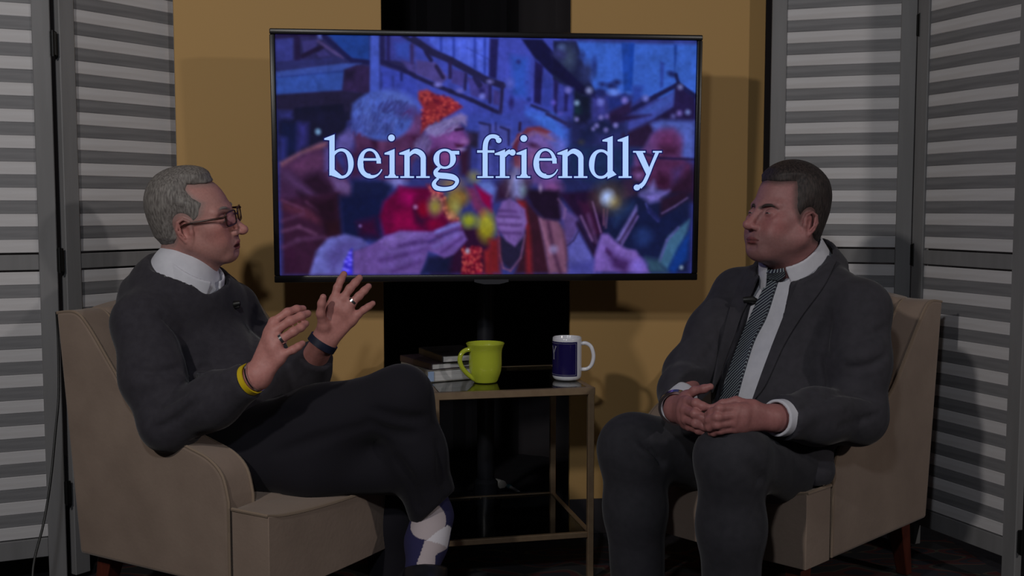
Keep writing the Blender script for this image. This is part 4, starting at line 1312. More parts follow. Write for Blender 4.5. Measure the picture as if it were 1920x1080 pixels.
def surface(fn, gx, gy, gz, newton=2):
    """surface nets over a (possibly uneven) grid; the field is only sampled finely near the surface"""
    nx, ny, nz = len(gx), len(gy), len(gz)
    cx, cy, cz = gx[::4], gy[::4], gz[::4]
    CX, CY, CZ = np.meshgrid(cx, cy, cz, indexing='ij')
    cd = fn(np.stack([CX.ravel(), CY.ravel(), CZ.ravel()], 1).astype(np.float32)).reshape(CX.shape)
    # cells of the coarse grid near the surface
    sx, sy, sz = np.diff(cx).max(), np.diff(cy).max(), np.diff(cz).max()
    lim = 0.5 * math.sqrt(sx * sx + sy * sy + sz * sz) * 1.25
    near = np.abs(cd) < 2.0 * lim
    c8 = np.zeros(tuple(s - 1 for s in cd.shape), bool)
    for a in (0, 1):
        for b in (0, 1):
            for c in (0, 1):
                c8 |= near[a:a + c8.shape[0], b:b + c8.shape[1], c:c + c8.shape[2]]
    D = np.repeat(np.repeat(np.repeat(cd, 4, 0), 4, 1), 4, 2)[:nx, :ny, :nz].copy()
    mask = np.zeros((nx, ny, nz), bool)
    m4 = np.repeat(np.repeat(np.repeat(c8, 4, 0), 4, 1), 4, 2)
    mask[:m4.shape[0], :m4.shape[1], :m4.shape[2]] = m4[:nx, :ny, :nz]
    mm = mask.copy()
    mm[1:] |= mask[:-1]; mask = mm.copy(); mm[:, 1:] |= mask[:, :-1]; mask = mm.copy(); mm[:, :, 1:] |= mask[:, :, :-1]
    mask = mm
    ix, iy, iz = np.nonzero(mask)
    vals = np.empty(len(ix), np.float32)
    for s in range(0, len(ix), 400000):
        e = s + 400000
        vals[s:e] = fn(np.stack([gx[ix[s:e]], gy[iy[s:e]], gz[iz[s:e]]], 1))
    D[ix, iy, iz] = vals
    S = D < 0
    cells = np.zeros((nx - 1, ny - 1, nz - 1), np.int8)
    for a in (0, 1):
        for b in (0, 1):
            for c in (0, 1):
                cells += S[a:nx - 1 + a, b:ny - 1 + b, c:nz - 1 + c]
    act = (cells > 0) & (cells < 8)
    ci, cj, ck = np.nonzero(act)
    vid = np.full(act.shape, -1, np.int32)
    vid[ci, cj, ck] = np.arange(len(ci))
    pos = np.zeros((len(ci), 3)); cnt = np.zeros(len(ci))
    G = (gx, gy, gz)
    for ax in range(3):
        for o1 in (0, 1):
            for o2 in (0, 1):
                a = [ci.copy(), cj.copy(), ck.copy()]
                oth = [i for i in range(3) if i != ax]
                a[oth[0]] += o1; a[oth[1]] += o2
                b = [v.copy() for v in a]; b[ax] += 1
                da, db = D[tuple(a)], D[tuple(b)]
                m = (da < 0) != (db < 0)
                t = np.where(m, da / np.where(m, da - db, 1), 0)
                pa = np.stack([G[i][a[i]] for i in range(3)], 1); pb = np.stack([G[i][b[i]] for i in range(3)], 1)
                pos += np.where(m[:, None], pa + (pb - pa) * t[:, None], 0); cnt += m
    V = (pos / cnt[:, None]).astype(np.float32)
    quads = []
    for ax in range(3):
        oth = [i for i in range(3) if i != ax]
        sl = [slice(None)] * 3
        sa, sb = list(sl), list(sl)
        sa[ax], sb[ax] = slice(0, -1), slice(1, None)
        ch = S[tuple(sa)] != S[tuple(sb)]
        i = np.array(np.nonzero(ch))
        ok = np.ones(i.shape[1], bool)
        for o in oth:
            ok &= (i[o] > 0) & (i[o] < act.shape[o])
        ok &= i[ax] < act.shape[ax]
        i = i[:, ok]
        q = []
        for d1, d2 in ((-1, -1), (0, -1), (0, 0), (-1, 0)):
            j = i.copy(); j[oth[0]] += d1; j[oth[1]] += d2
            q.append(vid[j[0], j[1], j[2]])
        q = np.stack(q, 1)
        flip = S[i[0], i[1], i[2]]
        if ax == 1:
            flip = ~flip
        q[~flip] = q[~flip][:, ::-1]
        quads.append(q)
    Q = np.concatenate(quads)
    Q = Q[(Q >= 0).all(1)]
    # pull the points onto the true surface
    e = np.float32(0.0007)
    lim = np.float32(min(np.diff(gx).min(), np.diff(gy).min(), np.diff(gz).min()) * 0.6)
    for _ in range(newton):
        d0 = fn(V)
        g = np.stack([fn(V + np.eye(3, dtype=np.float32)[i] * e) - d0 for i in range(3)], 1) / e
        g2 = np.maximum((g * g).sum(1), 0.2)
        V = V - np.clip(d0 / g2, -lim, lim)[:, None] * g
    return V.astype(np.float32), Q


def blob(name, fn, lo, hi, h, mat, parent, dense=None, hd=None, newton=2, keep=None):
    """mesh an implicit solid inside a box; dense = ranges per axis meshed at the finer step hd"""
    d = dense or ((), (), ())
    gx, gy, gz = (grid_axis(lo[i], hi[i], h, d[i], hd) for i in range(3))
    V, Q = surface(fn, gx, gy, gz, newton)
    o = obj_np(name, V, Q, mat, parent)
    return o, V, Q


def paint(o, cols):
    ca = o.data.color_attributes.new('tone', 'FLOAT_COLOR', 'POINT')
    ca.data.foreach_set('color', np.concatenate([cols, np.ones((len(cols), 1))], 1).astype(np.float32).ravel())


def tree_of(objs):
    vs, fs = [], []
    for o in objs:
        n = len(vs)
        vs += [v.co.copy() for v in o.data.vertices]
        fs += [[i + n for i in p.vertices] for p in o.data.polygons]
    return BVHTree.FromPolygons(vs, fs)


def cast(tree, px, py, off=0.003):
    o = Vector((0, 0, CAM_H)); d = (Vector(U(px, py, 2.0)) - o).normalized()
    h = tree.ray_cast(o, d)
    return h  # (loc, normal, idx, dist)


def patch(name, tree, corners, mat, parent, nu=8, nv=20, off=0.004, thick=0.003, smooth_it=2):
    """a sheet of cloth laid on a body: corners are rails [(left edge points), (right edge points)] given where
    the photograph shows them; the sheet follows the surface below, keeps its own thickness and a uv along it"""
    Lr = np.array(catmull(corners[0], 8)) if len(corners[0]) > 2 else np.array(corners[0], float)
    Rr = np.array(catmull(corners[1], 8)) if len(corners[1]) > 2 else np.array(corners[1], float)

    def resample(P, n):
        s = np.concatenate([[0], np.cumsum(np.linalg.norm(np.diff(P, axis=0), axis=1))])
        t = np.linspace(0, s[-1], n)
        return np.stack([np.interp(t, s, P[:, i]) for i in range(2)], 1)
    Lr, Rr = resample(Lr, nv + 1), resample(Rr, nv + 1)
    loc = np.full((nv + 1, nu + 1, 3), np.nan); nor = np.zeros((nv + 1, nu + 1, 3))
    for j in range(nv + 1):
        for i in range(nu + 1):
            p = Lr[j] + (Rr[j] - Lr[j]) * i / nu
            h = cast(tree, p[0], p[1])
            if h[0] is not None:
                loc[j, i] = h[0]; nor[j, i] = h[1]
    # fill misses from neighbours
    for _ in range(60):
        bad = np.isnan(loc[..., 0])
        if not bad.any():
            break
        for j, i in zip(*np.nonzero(bad)):
            nb = [(j + a, i + b) for a, b in ((1, 0), (-1, 0), (0, 1), (0, -1)) if 0 <= j + a <= nv and 0 <= i + b <= nu and not np.isnan(loc[j + a, i + b, 0])]
            if nb:
                Yb = np.mean([loc[q][1] for q in nb])
                p = Lr[j] + (Rr[j] - Lr[j]) * i / nu
                loc[j, i] = U(p[0], p[1], Yb); nor[j, i] = np.mean([nor[q] for q in nb], 0)
    for _ in range(smooth_it):
        k = np.pad(nor, ((1, 1), (1, 1), (0, 0)), 'edge')
        nor = (k[:-2, 1:-1] + k[2:, 1:-1] + k[1:-1, :-2] + k[1:-1, 2:] + 2 * nor) / 6
        k = np.pad(loc, ((1, 1), (1, 1), (0, 0)), 'edge')
        sm = (k[:-2, 1:-1] + k[2:, 1:-1] + k[1:-1, :-2] + k[1:-1, 2:]) / 4
        inner = np.zeros(loc.shape[:2] + (1,)); inner[1:-1, 1:-1] = 0.5
        loc = loc * (1 - inner) + sm * inner
    nor /= np.linalg.norm(nor, axis=2, keepdims=True) + 1e-9
    top = loc + nor * (off + thick); bot = loc + nor * (off * 0.55)
    n1 = (nv + 1) * (nu + 1)
    V = np.concatenate([top.reshape(-1, 3), bot.reshape(-1, 3)])
    Fq = []
    ID = np.arange(n1).reshape(nv + 1, nu + 1)
    for j in range(nv):
        for i in range(nu):
            a, b, c, d = ID[j, i], ID[j, i + 1], ID[j + 1, i + 1], ID[j + 1, i]
            Fq.append((a, d, c, b)); Fq.append((a + n1, b + n1, c + n1, d + n1))
    for j in range(nv):
        a, d = ID[j, 0], ID[j + 1, 0]; Fq.append((a, a + n1, d + n1, d))
        a, d = ID[j, nu], ID[j + 1, nu]; Fq.append((a, d, d + n1, a + n1))
    for i in range(nu):
        a, b = ID[0, i], ID[0, i + 1]; Fq.append((a, b, b + n1, a + n1))
        a, b = ID[nv, i], ID[nv, i + 1]; Fq.append((a, a + n1, b + n1, b))
    o = obj_np(name, V, Fq, mat, parent, angle=60)
    uv = o.data.uv_layers.new(name='UVMap')
    UVv = np.zeros((2 * n1, 2))
    lens = np.concatenate([[0], np.cumsum(np.linalg.norm(np.diff(loc.mean(1), axis=0), axis=1))])
    wid = np.linalg.norm(loc[:, -1] - loc[:, 0], axis=1)
    for j in range(nv + 1):
        for i in range(nu + 1):
            UVv[ID[j, i]] = UVv[ID[j, i] + n1] = ((i / nu - 0.5) * wid[j], lens[j])
    li = np.zeros(len(o.data.loops), np.int32); o.data.loops.foreach_get('vertex_index', li)
    uv.data.foreach_set('uv', UVv[li].astype(np.float32).ravel())
    return o


def fold(f, tree, pts, r, depth=0.5, k=0.014, mode='s'):
    """a crease (or with mode 'u' a ridge) along surface points seen at the given photograph pixels"""
    q = []
    for p in pts:
        h = cast(tree, *p)
        if h[0] is not None:
            q.append(np.array(h[0]) + np.array(h[1]) * (r * (1 - depth) if mode == 's' else -r * (1 - depth)))
    if len(q) < 2:
        return
    q = catmull(q, 4) if len(q) > 2 else q
    n = len(q)
    rs = [max(0.0006, r * (0.15 + 0.85 * math.sin(math.pi * (i + 0.5) / n) ** 0.6)) for i in range(n)]
    f.path(q, rs, k=k, mode=mode, kin=0.003)
# ------------------------------------------------------------------ heads and hands shared by both figures
SKIN = material('skin', (1, 1, 1), 0.52, spec=0.35, attr='tone', noise=(160, (0.90, 0.88, 0.88), 5), bump=(420, 0.10, 0.0006), subsurf=0.12)


def head_solid(v):
    """head in its own frame: x out of the face, y to its left, z up; crown near 0.123, chin near -0.117"""
    h = F()
    g = v.get
    h.ell((-0.014, 0, 0.034 - g('flat', 0)), (0.0965, 0.0755, 0.0885 - g('flat', 0) * .5), k=0)
    h.ell((0.020, 0, -0.020), (0.066, 0.064, 0.078), k=0.03)                           # mid face
    h.ell((0.026, 0, -0.056), (0.058, 0.052 + g('jowl', 0), 0.052), k=0.03)                          # lower face
    for s in (-1, 1):
        h.cap((-0.004, s * (0.058 + g('jowl', 0)), -0.048), (0.062, s * 0.022, -0.091), 0.018 + g('jowl', 0) * .4, 0.017, k=0.03)      # jaw line
        h.ell((0.055, s * 0.044, -0.018), (0.026, 0.022, 0.022), k=0.02)               # cheek bone
        h.ell((0.060, s * 0.034, -0.052), (0.024, 0.022, 0.026), k=0.02)               # cheek
    h.ell((0.0665, 0, -0.0925), (0.0205, 0.024, 0.019), k=0.022)                          # chin
    if g('double_chin'):
        h.ell((0.022, 0, -0.096), (0.046, 0.036, 0.018), k=0.025)
    h.ell((0.069, 0, -0.066), (0.024, 0.030, 0.024), k=0.018)                          # muzzle
    for s in (-1, 1):
        h.cap((0.079, s * 0.010, 0.021), (0.066, s * 0.046, 0.021), 0.0095, 0.008, k=0.014)    # brow
        h.ell((0.090, s * 0.033, 0.002), (0.022, 0.0185, 0.0135), k=0.014, mode='s')            # socket
        h.ell((0.071, s * 0.0325, -0.0005), (0.0155, 0.0165, 0.0125), k=0.006)                   # lids over the eye ball
    # nose
    h.path([(0.080, 0, 0.016), (0.094, 0, -0.006), (0.106, 0, -0.026), (0.112 + g('nose', 0), 0, -0.034)], [0.0078, 0.0078, 0.0090, 0.0098], k=0.012)
    h.ell((0.104 + g('nose', 0) * .7, 0, -0.040), (0.015, 0.010, 0.008), k=0.008)
    for s in (-1, 1):
        h.ell((0.096, s * 0.0125, -0.0395), (0.0115, 0.0062, 0.0076), k=0.006)                  # wings
        h.ell((0.104, s * 0.0062, -0.0485), (0.0050, 0.0030, 0.0045), k=0.003, mode='s')        # nostrils
        h.cap((0.0830, s * 0.0275, -0.054), (0.0735, s * 0.0355, -0.074), 0.0012, 0.0008, k=0.009, mode='s')   # smile fold
    h.cap((0.098, 0, -0.047), (0.097, 0, -0.058), 0.0030, 0.0036, k=0.006, mode='s')            # philtrum
    o = g('open', 0.0); lw, lr = g('lipw', 1.0), g('lipr', 1.0)
    for s in (-1, 1):
        h.path([(0.0940, 0, -0.0655 + o * .3), (0.0920, s * 0.010 * lw, -0.0652 + o * .3), (0.0815, s * 0.0245 * lw, -0.0708)], [0.0048 * lr, 0.0046 * lr, 0.0022], k=0.006)
        h.path([(0.0918, 0, -0.0762 - o), (0.0900, s * 0.010 * lw, -0.0762 - o), (0.0810, s * 0.0235 * lw, -0.0720)], [0.0054 * lr, 0.0050 * lr, 0.0022], k=0.006)
        h.path([(0.1005, 0, -0.0708 - o * .4), (0.0960, s * 0.012 * lw, -0.0708 - o * .4), (0.080, s * 0.0268 * lw, -0.0716)], [0.0012 + o * .45, 0.0011 + o * .4, 0.0009], k=0.003, mode='s')
    if o:
        h.ell((0.090, 0, -0.0712 - o * .4), (0.016, 0.016, 0.0022 + o * .35), k=0.003, mode='s')
    h.cap((0.090, -0.012, -0.0850 - o * .5), (0.090, 0.012, -0.0850 - o * .5), 0.0036, 0.0036, k=0.012, mode='s')   # dip under the lip
    # ears: flat bowl with a rolled rim, a hollow and a lobe
    es = g('ear', 1.0); ex, ez = g('ear_at', (0.0, 0.0))
    for s in (-1, 1):
        e_ = lambda x, y, z: (-0.010 + ex + (x + 0.010) * es, s * y, ez + z * es)
        R = axes((1, s * 0.30, 0.0), (0.18, s * 0.08, 1))
        h.ell(e_(-0.010, 0.0725, -0.006), (0.0175 * es, 0.0065, 0.0285 * es), R=R, k=0.008)
        rim = [(0.004, 0.0745, 0.004), (0.002, 0.0785, 0.016), (-0.009, 0.0830, 0.0245), (-0.021, 0.0850, 0.018), (-0.0265, 0.0850, 0.002), (-0.0225, 0.0820, -0.014), (-0.013, 0.0780, -0.027)]
        h.path([e_(*p) for p in rim], [0.0028, 0.0030, 0.0034, 0.0036, 0.0036, 0.0034, 0.0050], k=0.004)
        h.ell(e_(-0.006, 0.0705, -0.031), (0.0080, 0.0058, 0.0095), k=0.007)
        h.ell(e_(-0.008, 0.0830, -0.004), (0.0085, 0.0080, 0.0125), R=R, k=0.006, mode='s')
        h.ell(e_(0.002, 0.0765, -0.008), (0.0045, 0.0045, 0.0060), k=0.004)
        h.path([e_(-0.019, 0.0845, 0.012), e_(-0.0185, 0.0845, -0.006), e_(-0.012, 0.082, -0.018)], [0.0022, 0.0024, 0.0022], k=0.004)
    for x, y, z, rx, k in g('wrinkles', []):
        h.cap((x, -y, z), (x, y, z), rx, rx, k=k, mode='s')
    return h


def skin_tones(Pl, base, lip, o=0.0, stubble=None, brow=None, brow_dz=0.0):
    """colours for head points given in the head's own frame"""
    c = np.tile(np.array(base, float), (len(Pl), 1))
    x, y, z = Pl[:, 0], np.abs(Pl[:, 1]), Pl[:, 2]

    def soft(d, w):
        return np.clip(0.5 - d / (2 * w), 0, 1)[:, None]
    redder = np.array(base) * np.array([1.05, 0.90, 0.90])
    for cx, cy, cz, r in ((0.07, 0.045, -0.03, 0.030), (0.112, 0.0, -0.036, 0.018), (-0.012, 0.083, -0.004, 0.034)):
        a = soft(np.sqrt((x - cx) ** 2 + (y - cy) ** 2 + (z - cz) ** 2) - r, 0.012)
        c = c * (1 - a) + redder * a
    if stubble is not None:
        d = np.maximum(z + 0.050 + 0.35 * np.maximum(0, 0.05 - x), 0.02 - x)
        a = soft(d, 0.012) * 0.55
        c = c * (1 - a) + np.array(stubble) * a
    if brow is not None:
        B = np.array([(0.0885, 0.009, 0.0200), (0.0880, 0.022, 0.0265), (0.0800, 0.036, 0.0285), (0.0680, 0.050, 0.0225)]) + np.array((0, 0, brow_dz))
        best = np.full(len(Pl), 9.0)
        for i in range(3):
            e = B[i + 1] - B[i]; w = np.stack([x, y, z], 1) - B[i]
            t = np.clip(w @ e / (e @ e), 0, 1)
            best = np.minimum(best, np.linalg.norm((w - t[:, None] * e) * np.array((0.55, 1, 1)), axis=1) - (0.0040 - 0.0016 * (i + t) / 3))
        a = soft(best, 0.0018) * 0.85
        c = c * (1 - a) + np.array(brow) * a
    mouth = np.sqrt(((x - 0.094) / 0.020) ** 2 + (y / 0.0245) ** 2 + ((z + 0.0712 + o * .4) / (0.0105 + o)) ** 2)
    a = np.clip((1.0 - mouth) * 4, 0, 1)[:, None]
    c = c * (1 - a) + np.array(lip) * a
    slit = np.maximum(np.abs(z + 0.0710 + o * .4) - (0.0014 + o * .55), y - 0.022)
    a = (soft(slit, 0.0012) * (x > 0.070)[:, None]) * 0.8
    c = c * (1 - a) + np.array(lip) * 0.22 * a
    return c


def eyebrow(fr, parent, mat, s, thick=1.0, dz=0.0, dx=-0.0016):
    bm = bmesh.new()
    g = np.random.default_rng(3 + s)
    o, R, sc = fr
    pts = catmull([(0.0885, 0.010, 0.0215), (0.0880, 0.022, 0.0270), (0.0800, 0.036, 0.0285), (0.0680, 0.049, 0.0225)], 6)
    pts = [np.array((p[0] + dx, s * p[1], p[2] + dz)) for p in pts]
    n = len(pts)
    w = [(0.0016 + 0.0030 * math.sin(math.pi * min(1, (i + 1.5) / n)) ** 0.7) * thick for i in range(n)]
    bm_tube(bm, [o + R @ (p * sc) for p in pts], [x * sc for x in w], 8)
    return obj_bm('eyebrow', bm, mat, parent, angle=80)


EYE_WHITE = material('eye_white', (0.20, 0.17, 0.165), 0.55)
EYE_IRIS = material('eye_iris', (0.02, 0.014, 0.012), 0.4)


def eye(fr, parent, s, look=(1, 0, -0.1), gap=0.0042, r=0.0128, mats=None):
    """eyeball pushed out through an opening between the lids"""
    o, R, sc = fr
    c = np.array((0.0720, s * 0.0325, -0.0005))
    bm = bmesh.new()
    n1, n2 = 26, 13
    Rl = axes(look, (0, 0, 1))
    # an almond of eyeball between the lids: a lens shaped piece of sphere
    rows = []
    for j in range(n2 + 1):
        v = -1 + 2 * j / n2
        row = []
        for i in range(n1 + 1):
            u = -1 + 2 * i / n1
            a = u * 0.88
            hgt = gap * (1 - abs(u) ** 2.2) + 0.0002
            z = v * hgt
            rr = 0.0166
            x = rr * math.cos(a) * math.sqrt(max(0.0, 1 - (z / rr) ** 2)) - 0.0006
            y = rr * math.sin(a) * 0.92
            p = c + np.array((x * 0.985, y * 0.90, z - 0.001 - 0.0016 * u * u))
            row.append(bm.verts.new(o + R @ (p * sc)))
        rows.append(row)
    for j in range(n2):
        for i in range(n1):
            bm.faces.new((rows[j][i], rows[j][i + 1], rows[j + 1][i + 1], rows[j + 1][i]))
    ob = obj_bm('eye', bm, EYE_WHITE, parent, angle=80)
    ob.data.materials.append(EYE_IRIS)
    ci = c + np.array((0.016, s * look[1] * 0.016, look[2] * 0.012))
    for p in ob.data.polygons:
        q = ((np.array(p.center) - o) @ R) / sc
        if (q[1] - c[1] - 0.0155 * look[1] / 1.0) ** 2 + (q[2] - c[2] + 0.001 - 0.008 * look[2]) ** 2 < 0.0047 ** 2:
            p.material_index = 1
    return ob


def hand_solid(h, wrist, knuckles, fingers, thumb, fore, r=0.0090, kp=0.012):
    """add a hand to solid h. knuckles: four points index..little, fingers: list of joint chains from each knuckle,
    thumb: chain from its root in the palm's side, fore: point up the forearm"""
    wrist = np.asarray(wrist)
    ks = [np.asarray(k) for k in knuckles]
    hand = F()
    hand.cap(fore, wrist, 0.029, 0.0245, k=0)
    rs = [r * 1.02, r * 1.05, r, r * 0.88]
    for i, k in enumerate(ks):
        side = (ks[0] - ks[3]) * (0.22 - i * 0.145)
        hand.cap(wrist + side * 0.9, k, 0.0155, rs[i] * 1.28, k=0.014)
    for a, b in zip(ks[:-1], ks[1:]):
        hand.cap(a * 0.8 + wrist * 0.2, b * 0.8 + wrist * 0.2, 0.0120, 0.0120, k=0.012)
    t = [np.asarray(p) for p in thumb]
    hand.path([wrist * 0.7 + t[0] * 0.3, t[0]], [0.0150, 0.0145], k=0.014)
    tp = F()
    tp.path(t, [0.0125, 0.0100, 0.0090, 0.0076][:len(t)] if len(t) <= 4 else [0.0135] + [0.0105] * (len(t) - 2) + [0.008], k=0, kin=0.006)
    hand.plus(tp, k=0.008)
    for i, (k, ch) in enumerate(zip(ks, fingers)):
        f = F()
        pts = [k] + [np.asarray(p) for p in ch]
        rr = [rs[i] * 1.08, rs[i] * 1.02, rs[i] * 0.94, rs[i] * 0.86]
        rr = rr[:len(pts)]
        f.path(pts, rr, k=0, kin=0.006)
        hand.plus(f, k=0.0045)
    P = np.array([wrist, fore] + ks + t + [np.asarray(p) for c in fingers for p in c])
    h.add('u', hand, 0.012, (P.min(0) - 0.08).astype(np.float32), (P.max(0) + 0.08).astype(np.float32))
    return hand


def torus_band(name, c, axis, rx, w, t, mat, parent, flat=1.0, ref=(0, 0, 1), n=40):
    """a strap or ring of width w and thickness t around an axis"""
    R = axes(axis, ref)
    bm = bmesh.new()
    prev = first = None
    for i in range(n):
        a = 2 * math.pi * i / n
        cur = []
        for dr, da in ((t / 2, -w / 2), (t / 2, w / 2), (-t / 2, w / 2), (-t / 2, -w / 2)):
            rr = 1.0
            p = R @ np.array([da, (rx + dr) * math.cos(a) * flat, (rx + dr) * math.sin(a)])
            cur.append(bm.verts.new(np.asarray(c) + p))
        if prev:
            for k in range(4):
                bm.faces.new((prev[k], prev[(k + 1) % 4], cur[(k + 1) % 4], cur[k]))
        else:
            first = cur
        prev = cur
    for k in range(4):
        bm.faces.new((prev[k], prev[(k + 1) % 4], first[(k + 1) % 4], first[k]))
    o = obj_bm(name, bm, mat, parent, angle=50)
    return o


def hair_material(name, c1, c2):
    return material(name, c1, 0.6, spec=0.4, stretch=(1, 1, 0.22), noise=(230, c2, 3), bump=(260, 0.5, 0.002))
# ------------------------------------------------------------------ grey haired man in the left chair
def V3(*a):
    return np.array(a, float)


FL_ = nrm((0.90, -0.43, 0)); LL_ = nrm((0.43, 0.90, 0))       # his chest direction and his left
TL = np.stack([FL_, LL_, V3(0, 0, 1)], 1)
hx = nrm((math.cos(math.radians(4)), -math.sin(math.radians(4)), math.tan(math.radians(5))))
hR = axes(hx, (0.0, -0.20, 1))
hO = U(369, 412, 2.60); hS = 0.97
opnL = 0.0038
headL = head_solid({'lipw': 1.08, 'lipr': 0.85, 'nose': 0.004, 'open': opnL, 'jowl': 0.001, 'flat': 0.005, 'ear': 1.12, 'ear_at': (0.006, -0.008),
                    'wrinkles': [(0.0905, 0.030, 0.050, 0.0018, 0.006), (0.084, 0.030, 0.066, 0.0016, 0.006)]})
H = lambda x, y, z: hO + hR @ (np.array((x, y, z)) * hS)

nbL = U(338, 545, 2.63)
sR, sL = U(268, 605, 2.47), U(436, 580, 2.79)
eR, wR = U(318, 792, 2.36), U(484, 704, 2.275)
eL, wL = U(545, 752, 2.72), U(607, 640, 2.555)
hipR, kneeR, ankR = U(420, 845, 2.50), U(752, 744, 2.43), U(812, 968, 2.49)
hipL, kneeL, ankL = U(445, 868, 2.66), U(728, 862, 2.615), U(735, 1115, 2.60)
chestL, bellyL, pelL = U(345, 640, 2.63), U(428, 742, 2.60), U(415, 838, 2.58)

body = F()
body.ell(chestL, (0.095, 0.15, 0.16), R=TL, k=0)
body.ell(bellyL, (0.12, 0.14, 0.12), R=TL, k=0.06)
body.ell(pelL, (0.11, 0.13, 0.085), R=TL, k=0.06)
body.cap(sR, nbL, 0.045, 0.05, k=0.05); body.cap(sL, nbL, 0.045, 0.05, k=0.05)
body.path([sR, eR, wR], [0.048, 0.040, 0.027], k=0.03, kin=0.02)
body.path([sL, eL, wL], [0.048, 0.040, 0.027], k=0.03, kin=0.02)
body.path([hipR, kneeR, ankR], [0.068, 0.050, 0.036], k=0.04, kin=0.02)
body.path([hipL, kneeL, ankL], [0.068, 0.050, 0.036], k=0.04, kin=0.02)
footR = [ankR, U(796, 1040, 2.44), U(792, 1085, 2.38)]
body.path(footR, [0.036, 0.036, 0.030], k=0.02, kin=0.02)
body.path([ankL, ankL + V3(0.10, -0.10, -0.035), ankL + V3(0.14, -0.14, -0.045)], [0.036, 0.034, 0.028], k=0.02, kin=0.02)
neckL = F()
neckL.cap(H(-0.030, 0, -0.040), nbL, 0.057, 0.066, k=0)
neckL.cap(H(0.018, 0, -0.085), nbL + FL_ * 0.035, 0.034, 0.040, k=0.03)
body.plus(neckL, k=0.03)
body.add('u', frame_sub(headL, hO, hR, hS), 0.022, (hO - 0.19).astype(np.float32), (hO + 0.19).astype(np.float32))
# right hand (near): back of the hand to the camera, fingers to the right and bent away
kR = [U(513, 604, 2.295), U(516, 620, 2.282), U(522, 640, 2.272), U(532, 664, 2.268)]
fR = [[U(539, 586, 2.300), U(556, 580, 2.318), U(568, 579, 2.335)],
      [U(544, 602, 2.282), U(564, 593, 2.300), U(577, 588, 2.318)],
      [U(550, 622, 2.272), U(564, 614, 2.288), U(573, 607, 2.305)],
      [U(549, 656, 2.270), U(559, 650, 2.278), U(567, 644, 2.290)]]
tR = [U(503, 655, 2.310), U(516, 628, 2.335), U(530, 610, 2.345), U(540, 600, 2.350)]
hand_solid(body, wR, kR, fR, tR, eR * 0.3 + wR * 0.7)
# left hand (far): open palm to the camera, fingers spread upwards
kL = [U(626, 561, 2.555), U(643, 560, 2.552), U(659, 569, 2.552), U(671, 590, 2.556)]
fL = [[U(633, 539, 2.560), U(639, 525, 2.568), U(645, 514, 2.578)],
      [U(656, 541, 2.556), U(666, 530, 2.564), U(674, 521, 2.574)],
      [U(673, 555, 2.556), U(683, 545, 2.564), U(691, 537, 2.574)],
      [U(682, 581, 2.556), U(691, 575, 2.560), U(699, 569, 2.568)]]
tL = [U(607, 612, 2.535), U(601, 588, 2.515), U(603, 569, 2.508), U(606, 557, 2.505)]
hand_solid(body, wL, kL, fL, tL, eL * 0.25 + wL * 0.75)

man = thing('person', 'grey haired man in glasses and dark grey sweater, hands raised, sitting on the left', 'person', (-0.66, 2.55, 0))
INV = Matrix.Translation((0.66, -2.55, 0))


def own(o, root=None, inv=None):
    """keep the world position when the thing's Empty stands at its base"""
    o.parent = root or man
    o.matrix_parent_inverse = inv or INV
    return o


bo, BV, BQ = blob('body', body, (-1.02, 2.14, 0.0), (-0.16, 2.92, 1.10), 0.0075, SKIN, None,
                  dense=([(-0.92, -0.60), (-0.58, -0.30)], [(2.24, 2.36), (2.46, 2.72)], [(0.58, 1.09)]), hd=0.0026)
own(bo)
Pl = ((BV - hO) @ hR) / hS
skinL = np.array(srgb(180, 131, 124)) * 1.0
tone = skin_tones(Pl, skinL, np.array(srgb(150, 84, 84)), opnL, brow=np.array(srgb(110, 90, 86)))
far = np.linalg.norm(BV - hO, axis=1) > 0.22
tone[far] = skinL * np.array([1.05, 0.92, 0.92])

frL = (hO, hR, hS)
brow_grey = material('grey_brow', (0.20, 0.17, 0.16), 0.8)
for s in (-1, 1):
    own(eye(frL, None, s, look=(1, 0.0, -0.05), gap=0.0040))
    own(eyebrow(frL, None, brow_grey, s, 0.8, dx=-0.0028))

# hair: short silver, receding at the temples
def cranium(flat=0.0):
    c = F()
    c.ell((-0.014, 0, 0.034 - flat), (0.0965, 0.0755, 0.0885 - flat * .5), k=0)
    c.ell((0.012, 0, -0.010), (0.066, 0.0640, 0.070), k=0.03)
    c.cap((-0.032, 0, -0.02), (-0.050, 0, -0.095), 0.058, 0.056, k=0.03)
    return c


crn = cranium()


def hairL_reg(P):
    x, y, z = P[:, 0], np.abs(P[:, 1]), P[:, 2]
    side = x - np.interp(z, [-0.03, -0.012, 0.004, 0.022, 0.050, 0.066, 0.085, 0.11], [-0.012, 0.001, 0.016, 0.036, 0.044, 0.022, 0.006, 0.010])
    top = np.maximum(0.094 - 0.10 * (x - 0.02) + 0.25 * np.maximum(0, y - 0.04) - z, x - 0.082)
    reg = np.minimum(side, top)
    reg = np.maximum(reg, np.interp(x, [-0.09, -0.045, -0.030, -0.02, 0.0], [-0.052, -0.048, -0.030, 0.0, -0.016]) - z)
    reg = reg + 0.0009 * np.sin(z * 310 + x * 90) * np.sin(x * 270 + y * 150)
    ear = np.sqrt(((x + 0.009) / 0.026) ** 2 + ((z + 0.008) / 0.036) ** 2 + ((y - 0.078) / 0.03) ** 2) - 1
    return np.maximum(reg, -ear * 0.026)


